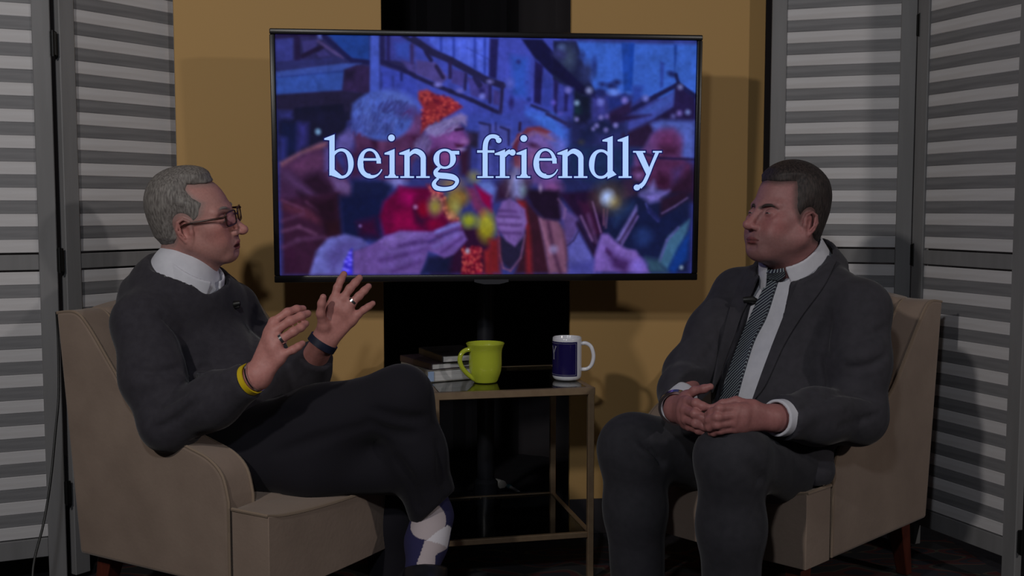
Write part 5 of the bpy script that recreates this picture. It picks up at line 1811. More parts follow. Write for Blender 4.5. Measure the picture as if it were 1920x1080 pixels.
def hairL_fn(P):
    x, y, z = P[:, 0], np.abs(P[:, 1]), P[:, 2]
    t = 0.008 + 0.008 * np.clip((z - 0.03) / 0.08, 0, 1) * np.clip((0.085 - x) / 0.05, 0.3, 1) + 0.004 * np.clip((-x - 0.02) / 0.06, 0, 1)
    t = t * (0.55 + 0.45 * np.clip((0.030 - x) / 0.04 + np.clip((z - 0.09) / 0.02, 0, 1), 0, 1))
    reg = hairL_reg(P)
    d = (crn(P) - t * np.clip(-reg / 0.024, 0.10, 1)).astype(np.float32)
    h = np.maximum(0.010 - np.abs(d - reg), 0) / 0.010
    return np.maximum(d, reg) + h * h * 0.010 * 0.25


def hairline_shade(tone, Pl, reg, col, amount, reach):
    """fine short hairs thinning out on the skin along the hairline"""
    a = np.clip(1 - reg / reach, 0, 1) * amount * (np.abs(Pl).max(1) < 0.16)
    return tone * (1 - a[:, None]) + np.array(col) * a[:, None]


tone = hairline_shade(tone, Pl, hairL_reg(Pl), srgb(132, 120, 116), 0.55, 0.012)
paint(bo, tone)
hairL_m = hair_material('silver_hair', (0.235, 0.215, 0.200), (0.105, 0.092, 0.086))
ho, _, _ = blob('hair', frame_sub(hairL_fn, hO, hR, hS), hO - 0.15, hO + 0.16, 0.0034, hairL_m, None)
own(ho)

# glasses
gl_m = material('tortoise_plastic', (0.020, 0.008, 0.007), 0.3, noise=(120, (0.050, 0.016, 0.010), 2))
bm = bmesh.new()


def rect_ring(s):
    pts = []
    for k in range(28):
        a = 2 * math.pi * k / 28
        ct, st_ = math.cos(a), math.sin(a)
        e = 0.45
        yy = 0.0245 * abs(ct) ** e * (1 if ct > 0 else -1)
        zz = 0.0170 * abs(st_) ** e * (1 if st_ > 0 else -1)
        if zz > 0: zz += 0.001
        pts.append((0.1035 - 0.06 * (0.033 + s * yy * 0.0 - 0.033) - 0.010 * ((0.0335 + yy) / 0.06) ** 2, s * (0.0335 + yy), zz + 0.002))
    return pts


W_ = lambda p: tuple(hO + hR @ (np.array(p) * hS))
for s in (-1, 1):
    bm_tube(bm, [W_(p) for p in rect_ring(s)], 0.0021, 8, True)
    bm_tube(bm, [W_(p) for p in ((0.096, s * 0.058, 0.012), (0.090, s * 0.069, 0.011), (0.060, s * 0.0760, 0.010), (0.020, s * 0.0815, 0.008), (-0.002, s * 0.0840, 0.005), (-0.016, s * 0.0830, -0.002))],
            [0.0026, 0.0030, 0.0026, 0.0023, 0.0022, 0.0018], 8)
bm_tube(bm, [W_(p) for p in ((0.1030, -0.0110, 0.007), (0.1065, 0.0, 0.009), (0.1030, 0.0110, 0.007))], 0.0021, 8)
go = own(obj_bm('glasses', bm, gl_m, None, angle=60))
lens_m = bpy.data.materials.new('coated_lens')
lens_m.use_nodes = True
nt = lens_m.node_tree
b_ = nt.nodes['Principled BSDF']
b_.inputs['Base Color'].default_value = (0.86, 0.80, 0.95, 1)
b_.inputs['Transmission Weight'].default_value = 1.0
b_.inputs['Roughness'].default_value = 0.02
b_.inputs['IOR'].default_value = 1.12
b_.inputs['Specular Tint'].default_value = (0.55, 0.35, 1.0, 1)
for s in (-1, 1):
    bm = bmesh.new()
    ring_ = [np.array(p) for p in rect_ring(s)]
    va = [bm.verts.new(W_(p)) for p in ring_]; vb = [bm.verts.new(W_(p - np.array((0.0014, 0, 0)))) for p in ring_]
    bm.faces.new(va); bm.faces.new(vb[::-1])
    for i in range(len(va)):
        bm.faces.new((va[i], va[(i + 1) % len(va)], vb[(i + 1) % len(va)], vb[i]))
    lo_ = obj_bm('lens', bm, lens_m, None, smooth=False)
    lo_.parent = go
    lo_.matrix_parent_inverse = go.matrix_parent_inverse.inverted() if False else Matrix.Identity(4)
    tag(lo_, 'violet tinted spectacle lens')

# ---- shirt (white) with its collar
shirt_m = material('white_cotton', (0.62, 0.62, 0.68), 0.8, noise=(40, (0.57, 0.57, 0.63), 3), bump=(700, 0.1, 0.0005))
sh = F()
sh.ell(chestL, (0.108, 0.16, 0.165), R=TL, k=0)
sh.cap(sR, nbL + V3(0, 0, 0.010), 0.05, 0.060, k=0.05); sh.cap(sL, nbL + V3(0, 0, 0.010), 0.05, 0.060, k=0.05)
sh.cap(nbL, U(343, 512, 2.61), 0.085, 0.080, k=0.03)
sh.cap(nbL + FL_ * 0.02, chestL + FL_ * 0.045 + V3(0, 0, 0.06), 0.070, 0.068, k=0.04)
# collar: a turned down cone round the neck, open at the throat; it slopes down to the front
c_top = H(-0.022, 0, -0.075)
c_ax = nrm(FL_ * 0.50 + V3(0.05, 0.0, 0.85)); c_fw = nrm(FL_ - c_ax * FL_.dot(c_ax))
ctr = U(349, 503, 2.61)
out_ = F().cap(ctr - c_ax * 0.050, ctr + c_ax * 0.045, 0.090, 0.067, k=0).cap(ctr - c_ax * 0.050 + c_fw * 0.035, ctr + c_ax * 0.045 + c_fw * 0.022, 0.088, 0.066, k=0.01)
inn_ = F().cap(ctr - c_ax * 0.070, ctr + c_ax * 0.065, 0.089, 0.0580, k=0).cap(ctr - c_ax * 0.070 + c_fw * 0.035, ctr + c_ax * 0.065 + c_fw * 0.022, 0.087, 0.0555, k=0.01)
coll = F().plus(out_).minus(inn_)
coll.plane(ctr + c_ax * 0.026, c_ax, k=0.005)
coll.plane(ctr - c_ax * 0.042, -c_ax, k=0.004)
gap = F().path([ctr + c_ax * 0.07 + c_fw * 0.085, ctr - c_ax * 0.05 + c_fw * 0.135], [0.006, 0.036], k=0)
coll.minus(gap, k=0.004)
collar_o, _, _ = blob('collar', coll, ctr - 0.17, ctr + 0.17, 0.0029, shirt_m, None)

# ---- sweater
swm = material('charcoal_knit', (0.043, 0.040, 0.049), 0.95, spec=0.1, sheen=0.15, noise=(60, (0.036, 0.033, 0.041), 4), bump=(500, 0.35, 0.001))
sw = F()
sw.ell(chestL, (0.128, 0.180, 0.185), R=TL, k=0)
sw.ell(U(352, 560, 2.63), (0.085, 0.135, 0.070), R=TL, k=0.05)
sw.ell(bellyL, (0.168, 0.185, 0.150), R=TL, k=0.07)
sw.ell(U(395, 800, 2.58), (0.150, 0.155, 0.080), R=TL, k=0.05)
sw.cap(sR, nbL, 0.066, 0.072, k=0.06); sw.cap(sL, nbL, 0.064, 0.072, k=0.06)
sw.cap(ctr - c_ax * 0.10, ctr - c_ax * 0.075, 0.118, 0.106, k=0.05)
sw.cap(ctr - c_ax * 0.10 + c_fw * 0.03, ctr - c_ax * 0.075 + c_fw * 0.03, 0.108, 0.098, k=0.05)
wRc = wR * 0.90 + eR * 0.10
wLc = wL * 0.78 + eL * 0.22
armR = F().path([sR, sR * 0.45 + eR * 0.55 + V3(-0.008, -0.008, 0), eR, eR * .5 + wR * .5 + V3(0, 0, -0.006), wRc], [0.070, 0.067, 0.060, 0.054, 0.041], k=0, kin=0.04)
armL = F().path([sL, sL * 0.5 + eL * 0.5, eL, eL * .5 + wL * .5, wLc], [0.066, 0.060, 0.056, 0.052, 0.043], k=0, kin=0.04)
armR.plane(wRc, wR - eR, k=0.004)
armL.plane(wLc, wL - eL, k=0.004)
sw.plus(armR, k=0.022); sw.plus(armL, k=0.022)
# creases: armpit, elbow, belly folds, laid where they show on the cloth
blank, _, _ = blob('blank', sw, (-1.06, 2.16, 0.36), (-0.28, 3.02, 0.98), 0.012, None, None, newton=0)
bL = tree_of([blank])
bpy.data.objects.remove(blank)
for pts, r, dp in (([(300, 590), (332, 622), (352, 655), (358, 705)], 0.010, 0.6), ([(360, 692), (400, 690), (455, 685)], 0.007, 0.5), 
                   ([(290, 770), (318, 752), (350, 742)], 0.006, 0.45), ([(300, 800), (335, 780), (372, 748)], 0.006, 0.45), ([(245, 690), (290, 700), (335, 690)], 0.006, 0.4),
                   ([(362, 826), (440, 796), (510, 762)], 0.008, 0.5), ([(470, 600), (478, 650), (470, 690)], 0.007, 0.4)):
    fold(sw, bL, pts, r, dp)
for pts, r, dp in (([(300, 785), (335, 762), (362, 742)], 0.007, 0.3), ([(365, 702), (410, 702), (455, 697)], 0.008, 0.3), ([(250, 720), (300, 718), (340, 706)], 0.008, 0.25)):
    fold(sw, bL, pts, r, dp, k=0.02, mode='u')
sw.noise(0.0022, 22, 5)
# v shaped neck
vtip = U(419, 568, 2.45)
hb = ctr - c_ax * 0.013
neck_hole = F().cap(hb, hb + c_ax * 0.30, 0.102, 0.102, k=0).plane(hb, -c_ax, k=0.01)
neck_hole.cap(ctr + c_fw * 0.05 + c_ax * 0.03, vtip, 0.052, 0.004, k=0.012)
sw.minus(neck_hole, k=0.006)
so, _, _ = blob('sweater', sw, (-1.06, 2.16, 0.36), (-0.28, 3.02, 0.98), 0.0065, swm, None)
own(so)
sh.minus(F().cap(c_top, nbL + c_ax * 0.02, 0.05, 0.05, k=0), k=0)
sho, _, _ = blob('shirt', sh, (-1.02, 2.20, 0.55), (-0.45, 3.0, 0.95), 0.007, shirt_m, None)
own(sho); own(collar_o)

# button placket and button at the open throat, microphone clipped to the sweater
bm = bmesh.new()
mic = np.array(cast(tree_of([so]), 441, 570)[0])
bm_tube(bm, [mic + V3(-0.012, -0.004, -0.003), mic + V3(0.0, -0.007, 0), mic + V3(0.014, -0.006, 0.003)], [0.006, 0.008, 0.006], 12)
bm_box(bm, mic + V3(0.002, -0.003, -0.006), (0.020, 0.012, 0.010), None, 0.002, 1)
mo = own(obj_bm('lapel_microphone', bm, M['cable_black'], None, angle=50))

# ---- trousers
trm = material('black_trousers', (0.0140, 0.0130, 0.0180), 0.9, spec=0.15, sheen=0.1, bump=(300, 0.2, 0.0008))
hemR = U(813, 955, 2.49)
tr = F()
tr.ell(pelL, (0.150, 0.145, 0.100), R=TL, k=0)
tr.path([hipR, hipR * .45 + kneeR * .55 + V3(0, 0, -0.012), kneeR], [0.098, 0.088, 0.068], k=0.05, kin=0.05)
shinR = F().path([kneeR, U(782, 850, 2.45), hemR], [0.068, 0.063, 0.062], k=0, kin=0.04)
shinR.plane(hemR, hemR - kneeR + V3(0.08, -0.09, 0.12), k=0.006)
tr.plus(shinR, k=0.035)
tr.path([hipL, kneeL], [0.094, 0.072], k=0.05, kin=0.05)
tr.path([U(445, 866, 2.46), U(580, 872, 2.44), U(712, 878, 2.48)], [0.072, 0.070, 0.062], k=0.05, kin=0.05)
hemL = ankL + V3(0, 0, 0.05)
shinL = F().path([kneeL, kneeL * .5 + hemL * .5, hemL], [0.072, 0.066, 0.058], k=0, kin=0.04)
shinL.plane(hemL, (0, 0, -1), k=0.006)
tr.plus(shinL, k=0.03)
blank, _, _ = blob('blank', tr, (-0.98, 2.28, 0.05), (-0.12, 2.90, 0.62), 0.012, None, None, newton=0)
bT = tree_of([blank])
bpy.data.objects.remove(blank)
for pts, r, dp in (([(700, 770), (745, 782), (795, 785)], 0.008, 0.45), ([(690, 790), (730, 808), (775, 815)], 0.007, 0.4), ([(470, 800), (520, 782), (580, 768)], 0.007, 0.45), ([(520, 850), (600, 822), (680, 800)], 0.008, 0.35),
                   ([(745, 860), (770, 900), (785, 950)], 0.007, 0.4), ([(820, 830), (828, 880), (836, 930)], 0.007, 0.4)):
    fold(tr, bT, pts, r, dp, k=0.02)
tr.noise(0.0020, 20, 9)
to, _, _ = blob('trousers', tr, (-0.98, 2.28, 0.05), (-0.12, 2.90, 0.62), 0.0075, trm, None)
own(to)
# key ring glint on the trouser side: a small pull tab
own(tube('zip_pull', [U(494, 878, 2.385), U(495, 882, 2.383), U(496, 887, 2.382)], [0.0016, 0.0028, 0.0020], material('bright_steel', (0.7, 0.7, 0.72), 0.2, metal=1.0), None, 8))

# ---- sock with a big pale pattern on navy, shoes
sk = F().path([hemR * 0.62 + kneeR * 0.38, ankR, U(800, 1015, 2.465), U(792, 1062, 2.41)], [0.046, 0.0425, 0.046, 0.040], k=0, kin=0.03)
m = bpy.data.materials.new('navy_argyle_sock')
m.use_nodes = True
N, L = m.node_tree.nodes, m.node_tree.links
at = N.new('ShaderNodeAttribute'); at.attribute_name = 'tone'
L.new(at.outputs['Color'], N['Principled BSDF'].inputs['Base Color'])
N['Principled BSDF'].inputs['Roughness'].default_value = 0.95
ko, KV, _ = blob('sock', sk, (-0.32, 2.28, 0.10), (-0.10, 2.60, 0.48), 0.0024, m, None)
own(ko)
a0, a1 = ankR + V3(0, 0, 0.03), U(792, 1062, 2.41)
axk = nrm(a1 - a0); fc_ = V3(0, -1, 0) - axk * (-axk[1]); fc_ = nrm(fc_); sd = -np.cross(axk, fc_)
tt = (KV - a0) @ axk / np.linalg.norm(a1 - a0)
an = np.arctan2((KV - a0) @ sd, (KV - a0) @ fc_)
navy = np.array(srgb(34, 32, 74)); pale = np.array(srgb(176, 164, 168)); white = np.array(srgb(208, 204, 212))
col = np.tile(navy, (len(KV), 1))
e1_ = ((an + 0.15) / 1.30) ** 2 + ((tt - 0.36) / 0.28) ** 2 < 1
e3_ = (tt < 0.65) & (tt > 0.65 - 0.30 * np.clip(an, 0, 1.3) / 1.2) & (an > 0.0) & (an < 1.75)
e2_ = (tt >= 0.65) & (an > -0.12 - 0.5 * (tt - 0.65)) & (an < np.maximum(0.80, 1.75 - 5.0 * (tt - 0.65)))
col[e1_ | e2_] = pale; col[e3_] = white
paint(ko, col)
shoe_m = material('black_leather', (0.010, 0.010, 0.014), 0.35)
shoe = F().path([U(806, 1052, 2.46), U(796, 1085, 2.40), U(798, 1130, 2.33), U(802, 1150, 2.30)], [0.046, 0.044, 0.042, 0.034], k=0, kin=0.03)
shoe.plane(U(800, 1060, 2.42), V3(0.05, 0.45, 1.0), k=0.006)
o_, _, _ = blob('shoe', shoe, (-0.34, 2.18, 0.0), (-0.08, 2.56, 0.30), 0.006, shoe_m, None); own(o_)
fd = nrm((0.7, -0.7, 0))
shoe = F().path([ankL + V3(-0.02, 0.02, -0.045), ankL + fd * 0.08 + V3(0, 0, -0.055), ankL + fd * 0.20 + V3(0, 0, -0.062)], [0.044, 0.044, 0.034], k=0, kin=0.03)
shoe.cap(ankL, ankL + V3(0, 0, -0.03), 0.044, 0.044, k=0.02)
shoe.plane((0, 0, 0.013), (0, 0, -1), k=0.004)
o_, _, _ = blob('shoe', shoe, ankL - 0.16 * V3(1, 1, 1), ankL + V3(0.26, 0.14, 0.10), 0.006, shoe_m, None); own(o_)

# ---- wrist bands, watch and rings
steel = bpy.data.materials['bright_steel']
yel = material('yellow_silicone', (0.66, 0.47, 0.010), 0.5)
own(torus_band('wristband', U(470, 711, 2.277), wR - eR, 0.0335, 0.012, 0.0035, yel, None, ref=(0, 1, 0.3)))
own(torus_band('bracelet', U(479, 706, 2.275), wR - eR + V3(0.02, 0, 0), 0.0320, 0.004, 0.004, steel, None, ref=(0, 1, 0.3)))
navy_m = material('navy_strap', (0.010, 0.014, 0.035), 0.5)
wc = U(605, 643, 2.56)
wa = np.mean(kL, 0) - wL
wt = own(torus_band('watch_strap', wc, wa + V3(0.01, 0, 0.01), 0.0335, 0.018, 0.006, navy_m, None, ref=(0, 1, 0.2)))
Rw = axes(wa, (0, 1, 0))
own(torus_band('ring', U(661, 565, 2.553), np.array(fL[2][0]) - kL[2], 0.0114, 0.0060, 0.003, steel, None))
own(torus_band('ring', U(529, 635, 2.272), np.array(fR[2][0]) - kR[2], 0.0116, 0.0060, 0.003, steel, None))
# ------------------------------------------------------------------ dark haired man in the right chair
FR_ = nrm((-0.66, -0.75, 0)); LR_ = nrm((0.75, -0.66, 0))     # his chest direction and his left
TR = np.stack([FR_, LR_, V3(0, 0, 1)], 1)
hx2 = nrm((-math.cos(math.radians(26)), -math.sin(math.radians(26)), math.tan(math.radians(10))))
gR = axes(hx2, (0.02, 0.0, 1))
gO = U(1473, 409, 2.62); gS = 0.985
headR = head_solid({'flat': -0.009, 'lipw': 1.22, 'lipr': 0.62, 'nose': 0.003, 'jowl': 0.003, 'open': 0.0, 'double_chin': 1, 'ear_at': (0.0, -0.008), 'ear': 1.05,
                    'wrinkles': [(0.0905, 0.026, 0.052, 0.0016, 0.006)]})
K = lambda x, y, z: gO + gR @ (np.array((x, y, z)) * gS)
nb2 = U(1496, 510, 2.68)
s2L, s2R = U(1612, 580, 2.53), U(1385, 552, 2.80)
e2L, w2L = U(1606, 778, 2.46), U(1448, 784, 2.28)
e2R, w2R = U(1292, 700, 2.63), U(1268, 768, 2.42)
h2L, k2L = U(1530, 866, 2.68), U(1372, 858, 2.28)
h2R, k2R = U(1455, 858, 2.80), U(1188, 842, 2.52)
a2L, a2R = U(1370, 1165, 2.33), U(1196, 1112, 2.52)
a2L[2] = 0.10; a2R[2] = 0.10
chest2, belly2, pel2 = U(1500, 625, 2.67), U(1465, 745, 2.64), U(1510, 850, 2.72)

body2 = F()
body2.ell(chest2, (0.095, 0.15, 0.16), R=TR, k=0)
body2.ell(belly2, (0.115, 0.14, 0.12), R=TR, k=0.06)
body2.ell(pel2, (0.11, 0.13, 0.085), R=TR, k=0.06)
body2.cap(s2R, nb2, 0.045, 0.05, k=0.05); body2.cap(s2L, nb2, 0.045, 0.05, k=0.05)
body2.path([s2R, e2R, w2R], [0.048, 0.040, 0.028], k=0.03, kin=0.02)
body2.path([s2L, e2L, w2L], [0.048, 0.040, 0.028], k=0.03, kin=0.02)
fd2 = nrm((-0.45, -0.9, 0))
for h_, k_, a_ in ((h2R, k2R, a2R), (h2L, k2L, a2L)):
    body2.path([h_, k_, a_], [0.068, 0.050, 0.036], k=0.04, kin=0.02)
    body2.path([a_, a_ + fd2 * 0.10 + V3(0, 0, -0.045), a_ + fd2 * 0.18 + V3(0, 0, -0.06)], [0.036, 0.034, 0.026], k=0.02, kin=0.02)
body2.cap(K(-0.030, 0, -0.040), nb2, 0.058, 0.060, k=0.03)
body2.cap(K(0.006, 0, -0.080), nb2 + FR_ * 0.025, 0.038, 0.046, k=0.03)
body2.add('u', frame_sub(headR, gO, gR, gS), 0.024, (gO - 0.20).astype(np.float32), (gO + 0.20).astype(np.float32))
# left hand (near): back of the hand to the camera, fingers to the left, holding the other hand's fingers
kn = [U(1381, 765, 2.235), U(1376, 778, 2.228), U(1374, 792, 2.228), U(1377, 804, 2.234)]
fn = [[U(1349, 766, 2.215), U(1335, 773, 2.232), U(1327, 778, 2.250)],
      [U(1345, 782, 2.208), U(1331, 788, 2.226), U(1324, 791, 2.246)],
      [U(1344, 796, 2.210), U(1331, 801, 2.228), U(1326, 803, 2.246)],
      [U(1350, 807, 2.220), U(1339, 811, 2.234), U(1333, 812, 2.248)]]
tn = [U(1412, 762, 2.26), U(1380, 752, 2.27), U(1355, 757, 2.275), U(1338, 764, 2.28)]
hand_solid(body2, w2L, kn, fn, tn, e2L * 0.35 + w2L * 0.65, r=0.0094)
# right hand (far): curled, its fingers passing under the other hand, thumb up
kf = [U(1290, 752, 2.335), U(1286, 769, 2.325), U(1287, 786, 2.322), U(1293, 800, 2.326)]
ff = [[U(1305, 756, 2.290), U(1318, 762, 2.285), U(1327, 765, 2.292)],
      [U(1303, 776, 2.278), U(1320, 784, 2.272), U(1333, 787, 2.282)],
      [U(1305, 794, 2.276), U(1322, 800, 2.272), U(1335, 802, 2.282)],
      [U(1310, 807, 2.284), U(1325, 811, 2.282), U(1336, 811, 2.290)]]
tf = [U(1287, 744, 2.385), U(1302, 733, 2.365), U(1320, 729, 2.350), U(1332, 725, 2.345)]
hand_solid(body2, w2R, kf, ff, tf, e2R * 0.3 + w2R * 0.7, r=0.0094)

man2 = thing('person', 'dark haired man in a charcoal suit and striped tie, hands in lap, on the right', 'person', (0.63, 2.60, 0))
INV2 = Matrix.Translation((-0.63, -2.60, 0))
own2 = lambda o: own(o, man2, INV2)
bo2, BV2, _ = blob('body', body2, (0.16, 2.06, 0.0), (0.96, 2.98, 1.13), 0.0075, SKIN, None,
                   dense=([(0.35, 0.52), (0.55, 0.80)], [(2.18, 2.40), (2.50, 2.74)], [(0.50, 0.62), (0.86, 1.13)]), hd=0.0026)
own2(bo2)
Pl = ((BV2 - gO) @ gR) / gS
skinR = np.array(srgb(160, 113, 112))
tone = skin_tones(Pl, skinR, np.array(srgb(128, 74, 74)), 0.0, stubble=np.array(srgb(124, 92, 90)), brow=np.array(srgb(52, 38, 36)), brow_dz=-0.0100)
far = np.linalg.norm(BV2 - gO, axis=1) > 0.22
tone[far] = skinR * np.array([1.0, 0.90, 0.88])
frR = (gO, gR, gS)
brow_dark = material('dark_brow', (0.034, 0.023, 0.020), 0.8)
for s in (-1, 1):
    own2(eye(frR, None, s, look=(1, 0.05, -0.25), gap=0.0011))
    own2(eyebrow(frR, None, brow_dark, s, 0.85, dz=-0.0100, dx=-0.0026))


crnR = cranium(-0.009)


def hairR_reg(P):
    x, y, z = P[:, 0], np.abs(P[:, 1]), P[:, 2]
    side = x - np.interp(z, [-0.03, -0.014, 0.004, 0.020, 0.040, 0.060, 0.080, 0.10], [-0.010, 0.010, 0.020, 0.030, 0.033, 0.034, 0.034, 0.034])
    top = np.maximum(0.077 + 0.30 * np.maximum(0, y - 0.035) + 0.25 * np.maximum(0, x - 0.07) - z, x - 0.086)
    reg = np.minimum(side, top)
    reg = np.maximum(reg, np.interp(x, [-0.09, -0.045, -0.030, -0.02, 0.0], [-0.048, -0.044, -0.030, 0.0, -0.022]) - z)
    reg = reg + 0.0008 * np.sin(z * 330 + x * 80) * np.sin(x * 290 + y * 170)
    ear = np.sqrt(((x + 0.009) / 0.025) ** 2 + ((z + 0.008) / 0.034) ** 2 + ((y - 0.078) / 0.03) ** 2) - 1
    return np.maximum(reg, -ear * 0.026)


def hairR_fn(P):
    z = P[:, 2]
    t = 0.005 + 0.008 * np.clip((z - 0.05) / 0.06, 0, 1)
    reg = hairR_reg(P)
    d = (crnR(P) - t * np.clip(-reg / 0.020, 0.08, 1)).astype(np.float32)
    h = np.maximum(0.008 - np.abs(d - reg), 0) / 0.008
    return np.maximum(d, reg) + h * h * 0.008 * 0.25


tone = hairline_shade(tone, Pl, hairR_reg(Pl), srgb(66, 54, 52), 0.75, 0.013)
paint(bo2, tone)
hairR_m = hair_material('dark_brown_hair', (0.044, 0.032, 0.030), (0.014, 0.010, 0.010))
o_, _, _ = blob('hair', frame_sub(hairR_fn, gO, gR, gS), gO - 0.16, gO + 0.17, 0.0034, hairR_m, None)
own2(o_)

c2_ax = nrm(FR_ * 0.55 + V3(0, 0, 0.84)); c2_fw = nrm(FR_ - c2_ax * FR_.dot(c2_ax))
ct2 = U(1488, 476, 2.665)
# ---- jacket blank first; the opening is cut along the lapel edges
suit_m = material('charcoal_suiting', (0.0430, 0.0405, 0.0500), 0.85, spec=0.2, sheen=0.12, noise=(50, (0.036, 0.0342, 0.0420), 3), bump=(600, 0.2, 0.0006))
jk = F()
jk.ell(chest2, (0.130, 0.185, 0.190), R=TR, k=0)
jk.ell(belly2, (0.155, 0.180, 0.150), R=TR, k=0.07)
jk.ell(U(1490, 815, 2.70), (0.165, 0.145, 0.095), R=TR, k=0.05)
jk.cap(s2R, nb2 + V3(0, 0, -0.020), 0.066, 0.060, k=0.05); jk.cap(s2L, nb2 + V3(0, 0, -0.020), 0.068, 0.060, k=0.05)
w2Rc = w2R * 0.90 + e2R * 0.10
w2Lc = w2L * 0.885 + e2L * 0.115
aR = F().path([s2R, s2R * .5 + e2R * .5, e2R, e2R * .5 + w2R * .5, w2Rc], [0.068, 0.064, 0.058, 0.052, 0.044], k=0, kin=0.04).plane(w2Rc, w2R - e2R, k=0.004)
aL = F().path([s2L, s2L * .5 + e2L * .5 + V3(-0.004, -0.01, 0), e2L, e2L * .5 + w2L * .5, w2Lc], [0.072, 0.069, 0.064, 0.058, 0.050], k=0, kin=0.04).plane(w2Lc, w2L - e2L, k=0.004)
jk.plus(aR, k=0.020); jk.plus(aL, k=0.020)
# skirt of the jacket over the near thigh
jk.path([U(1505, 820, 2.50), U(1525, 880, 2.46)], [0.070, 0.050], k=0.04)
jk.noise(0.0022, 20, 21)
neck_ax = nrm(K(-0.02, 0, -0.07) - nb2)
hb2 = ct2 - c2_ax * 0.030
jk.minus(F().cap(hb2, hb2 + c2_ax * 0.30, 0.100, 0.100, k=0).cap(hb2 + c2_fw * 0.035, hb2 + c2_fw * 0.035 + c2_ax * 0.3, 0.094, 0.094, k=0).plane(hb2, -c2_ax, k=0.01), k=0.006)
jo_ = F().cap(ct2 - c2_ax * 0.075, ct2 + c2_ax * 0.020, 0.124, 0.090, k=0).cap(ct2 - c2_ax * 0.075 + c2_fw * 0.035, ct2 + c2_ax * 0.020 + c2_fw * 0.022, 0.116, 0.086, k=0.01)
ji_ = F().cap(ct2 - c2_ax * 0.095, ct2 + c2_ax * 0.04, 0.116, 0.0745, k=0).cap(ct2 - c2_ax * 0.095 + c2_fw * 0.035, ct2 + c2_ax * 0.04 + c2_fw * 0.022, 0.108, 0.0705, k=0.01)
jcol = F().plus(jo_).minus(ji_).plane(ct2 - c2_ax * 0.010, nrm(c2_ax - c2_fw * 0.05), k=0.006).plane(ct2 - c2_ax * 0.07, -c2_ax, k=0.005)
jk.plus(jcol, k=0.014)
blank, _, _ = blob('blank', jk, (0.30, 2.14, 0.36), (1.04, 3.04, 0.98), 0.012, None, None, newton=0)
bt = tree_of([blank])
for pts, r, dp in (([(1556, 590), (1548, 650), (1546, 735)], 0.010, 0.55), ([(1552, 742), (1590, 740), (1645, 756)], 0.008, 0.5), ([(1500, 775), (1530, 758), (1565, 742)], 0.006, 0.4),
                   ([(1590, 690), (1625, 686), (1658, 668)], 0.006, 0.4), ([(1600, 640), (1630, 632), (1660, 615)], 0.006, 0.4), ([(1575, 800), (1610, 790), (1650, 770)], 0.006, 0.4), ([(1300, 690), (1325, 668), (1345, 640)], 0.007, 0.5),
                   ([(1275, 722), (1300, 716), (1325, 700)], 0.006, 0.45), ([(1345, 600), (1355, 640), (1350, 690)], 0.007, 0.4)):
    fold(jk, bt, pts, r, dp)
for pts, r, dp in (([(1560, 760), (1600, 756), (1650, 770)], 0.010, 0.25), ([(1585, 668), (1620, 664), (1655, 645)], 0.009, 0.25), ([(1490, 790), (1530, 772), (1575, 765)], 0.009, 0.25)):
    fold(jk, bt, pts, r, dp, k=0.022, mode='u')


def on(px, py, tree=bt):
    h = cast(tree, px, py)
    return np.array(h[0]) if h[0] is not None else None


def edge_plane(pts, side):
    """plane through chest points along a lapel edge, running straight into the chest; normal to the given side"""
    q = [on(*p) for p in pts]
    q = [p for p in q if p is not None]
    d = nrm(q[-1] - q[0])
    n = nrm(np.cross(d, FR_))
    return np.mean(q, 0), n * side * np.sign(n[0])


pa, na = edge_plane([(1508, 510), (1487, 548), (1440, 667), (1412, 745)], 1)
pb, nb_ = edge_plane([(1430, 515), (1408, 562), (1370, 640), (1334, 728)], -1)
wedge = F().plus(lambda P: (P - pa) @ na).plane(pb, nb_, k=0)
wedge.plane(chest2 - FR_ * 0.02, -FR_, k=0)
jk.minus(wedge, k=0.005)
jo, _, _ = blob('jacket', jk, (0.30, 2.14, 0.36), (1.04, 3.04, 0.98), 0.0065, suit_m, None)
own2(jo)
bpy.data.objects.remove(blank)

# ---- shirt and cuffs
sh2 = F()
sh2.ell(chest2, (0.116, 0.165, 0.175), R=TR, k=0)
sh2.ell(belly2, (0.142, 0.160, 0.145), R=TR, k=0.07)
sh2.cap(s2R, nb2 + V3(0, 0, -0.01), 0.045, 0.056, k=0.05); sh2.cap(s2L, nb2 + V3(0, 0, -0.01), 0.045, 0.056, k=0.05)
sh2.cap(nb2 - neck_ax * 0.02, nb2 + neck_ax * 0.00, 0.070, 0.066, k=0.03)
sh2.noise(0.0020, 26, 4)
sho2, _, _ = blob('shirt', sh2, (0.38, 2.30, 0.42), (0.98, 3.0, 0.98), 0.007, shirt_m, None)
own2(sho2)
out2 = F().cap(ct2 - c2_ax * 0.050, ct2 + c2_ax * 0.045, 0.092, 0.070, k=0).cap(ct2 - c2_ax * 0.050 + c2_fw * 0.035, ct2 + c2_ax * 0.045 + c2_fw * 0.022, 0.086, 0.066, k=0.01)
in2 = F().cap(ct2 - c2_ax * 0.070, ct2 + c2_ax * 0.065, 0.091, 0.0610, k=0).cap(ct2 - c2_ax * 0.070 + c2_fw * 0.035, ct2 + c2_ax * 0.065 + c2_fw * 0.022, 0.085, 0.0570, k=0.01)
c2 = F().plus(out2).minus(in2)
c2.plane(ct2 + c2_ax * 0.026, c2_ax, k=0.004)
c2.plane(ct2 - c2_ax * 0.046, -c2_ax, k=0.004)
c2.minus(F().path([ct2 + c2_ax * 0.07 + c2_fw * 0.085, ct2 - c2_ax * 0.05 + c2_fw * 0.125], [0.012, 0.046], k=0), k=0.004)
col2, _, _ = blob('collar', c2, ct2 - 0.18, ct2 + 0.18, 0.0030, shirt_m, None); own2(col2)
cl = nrm(e2L - w2L)
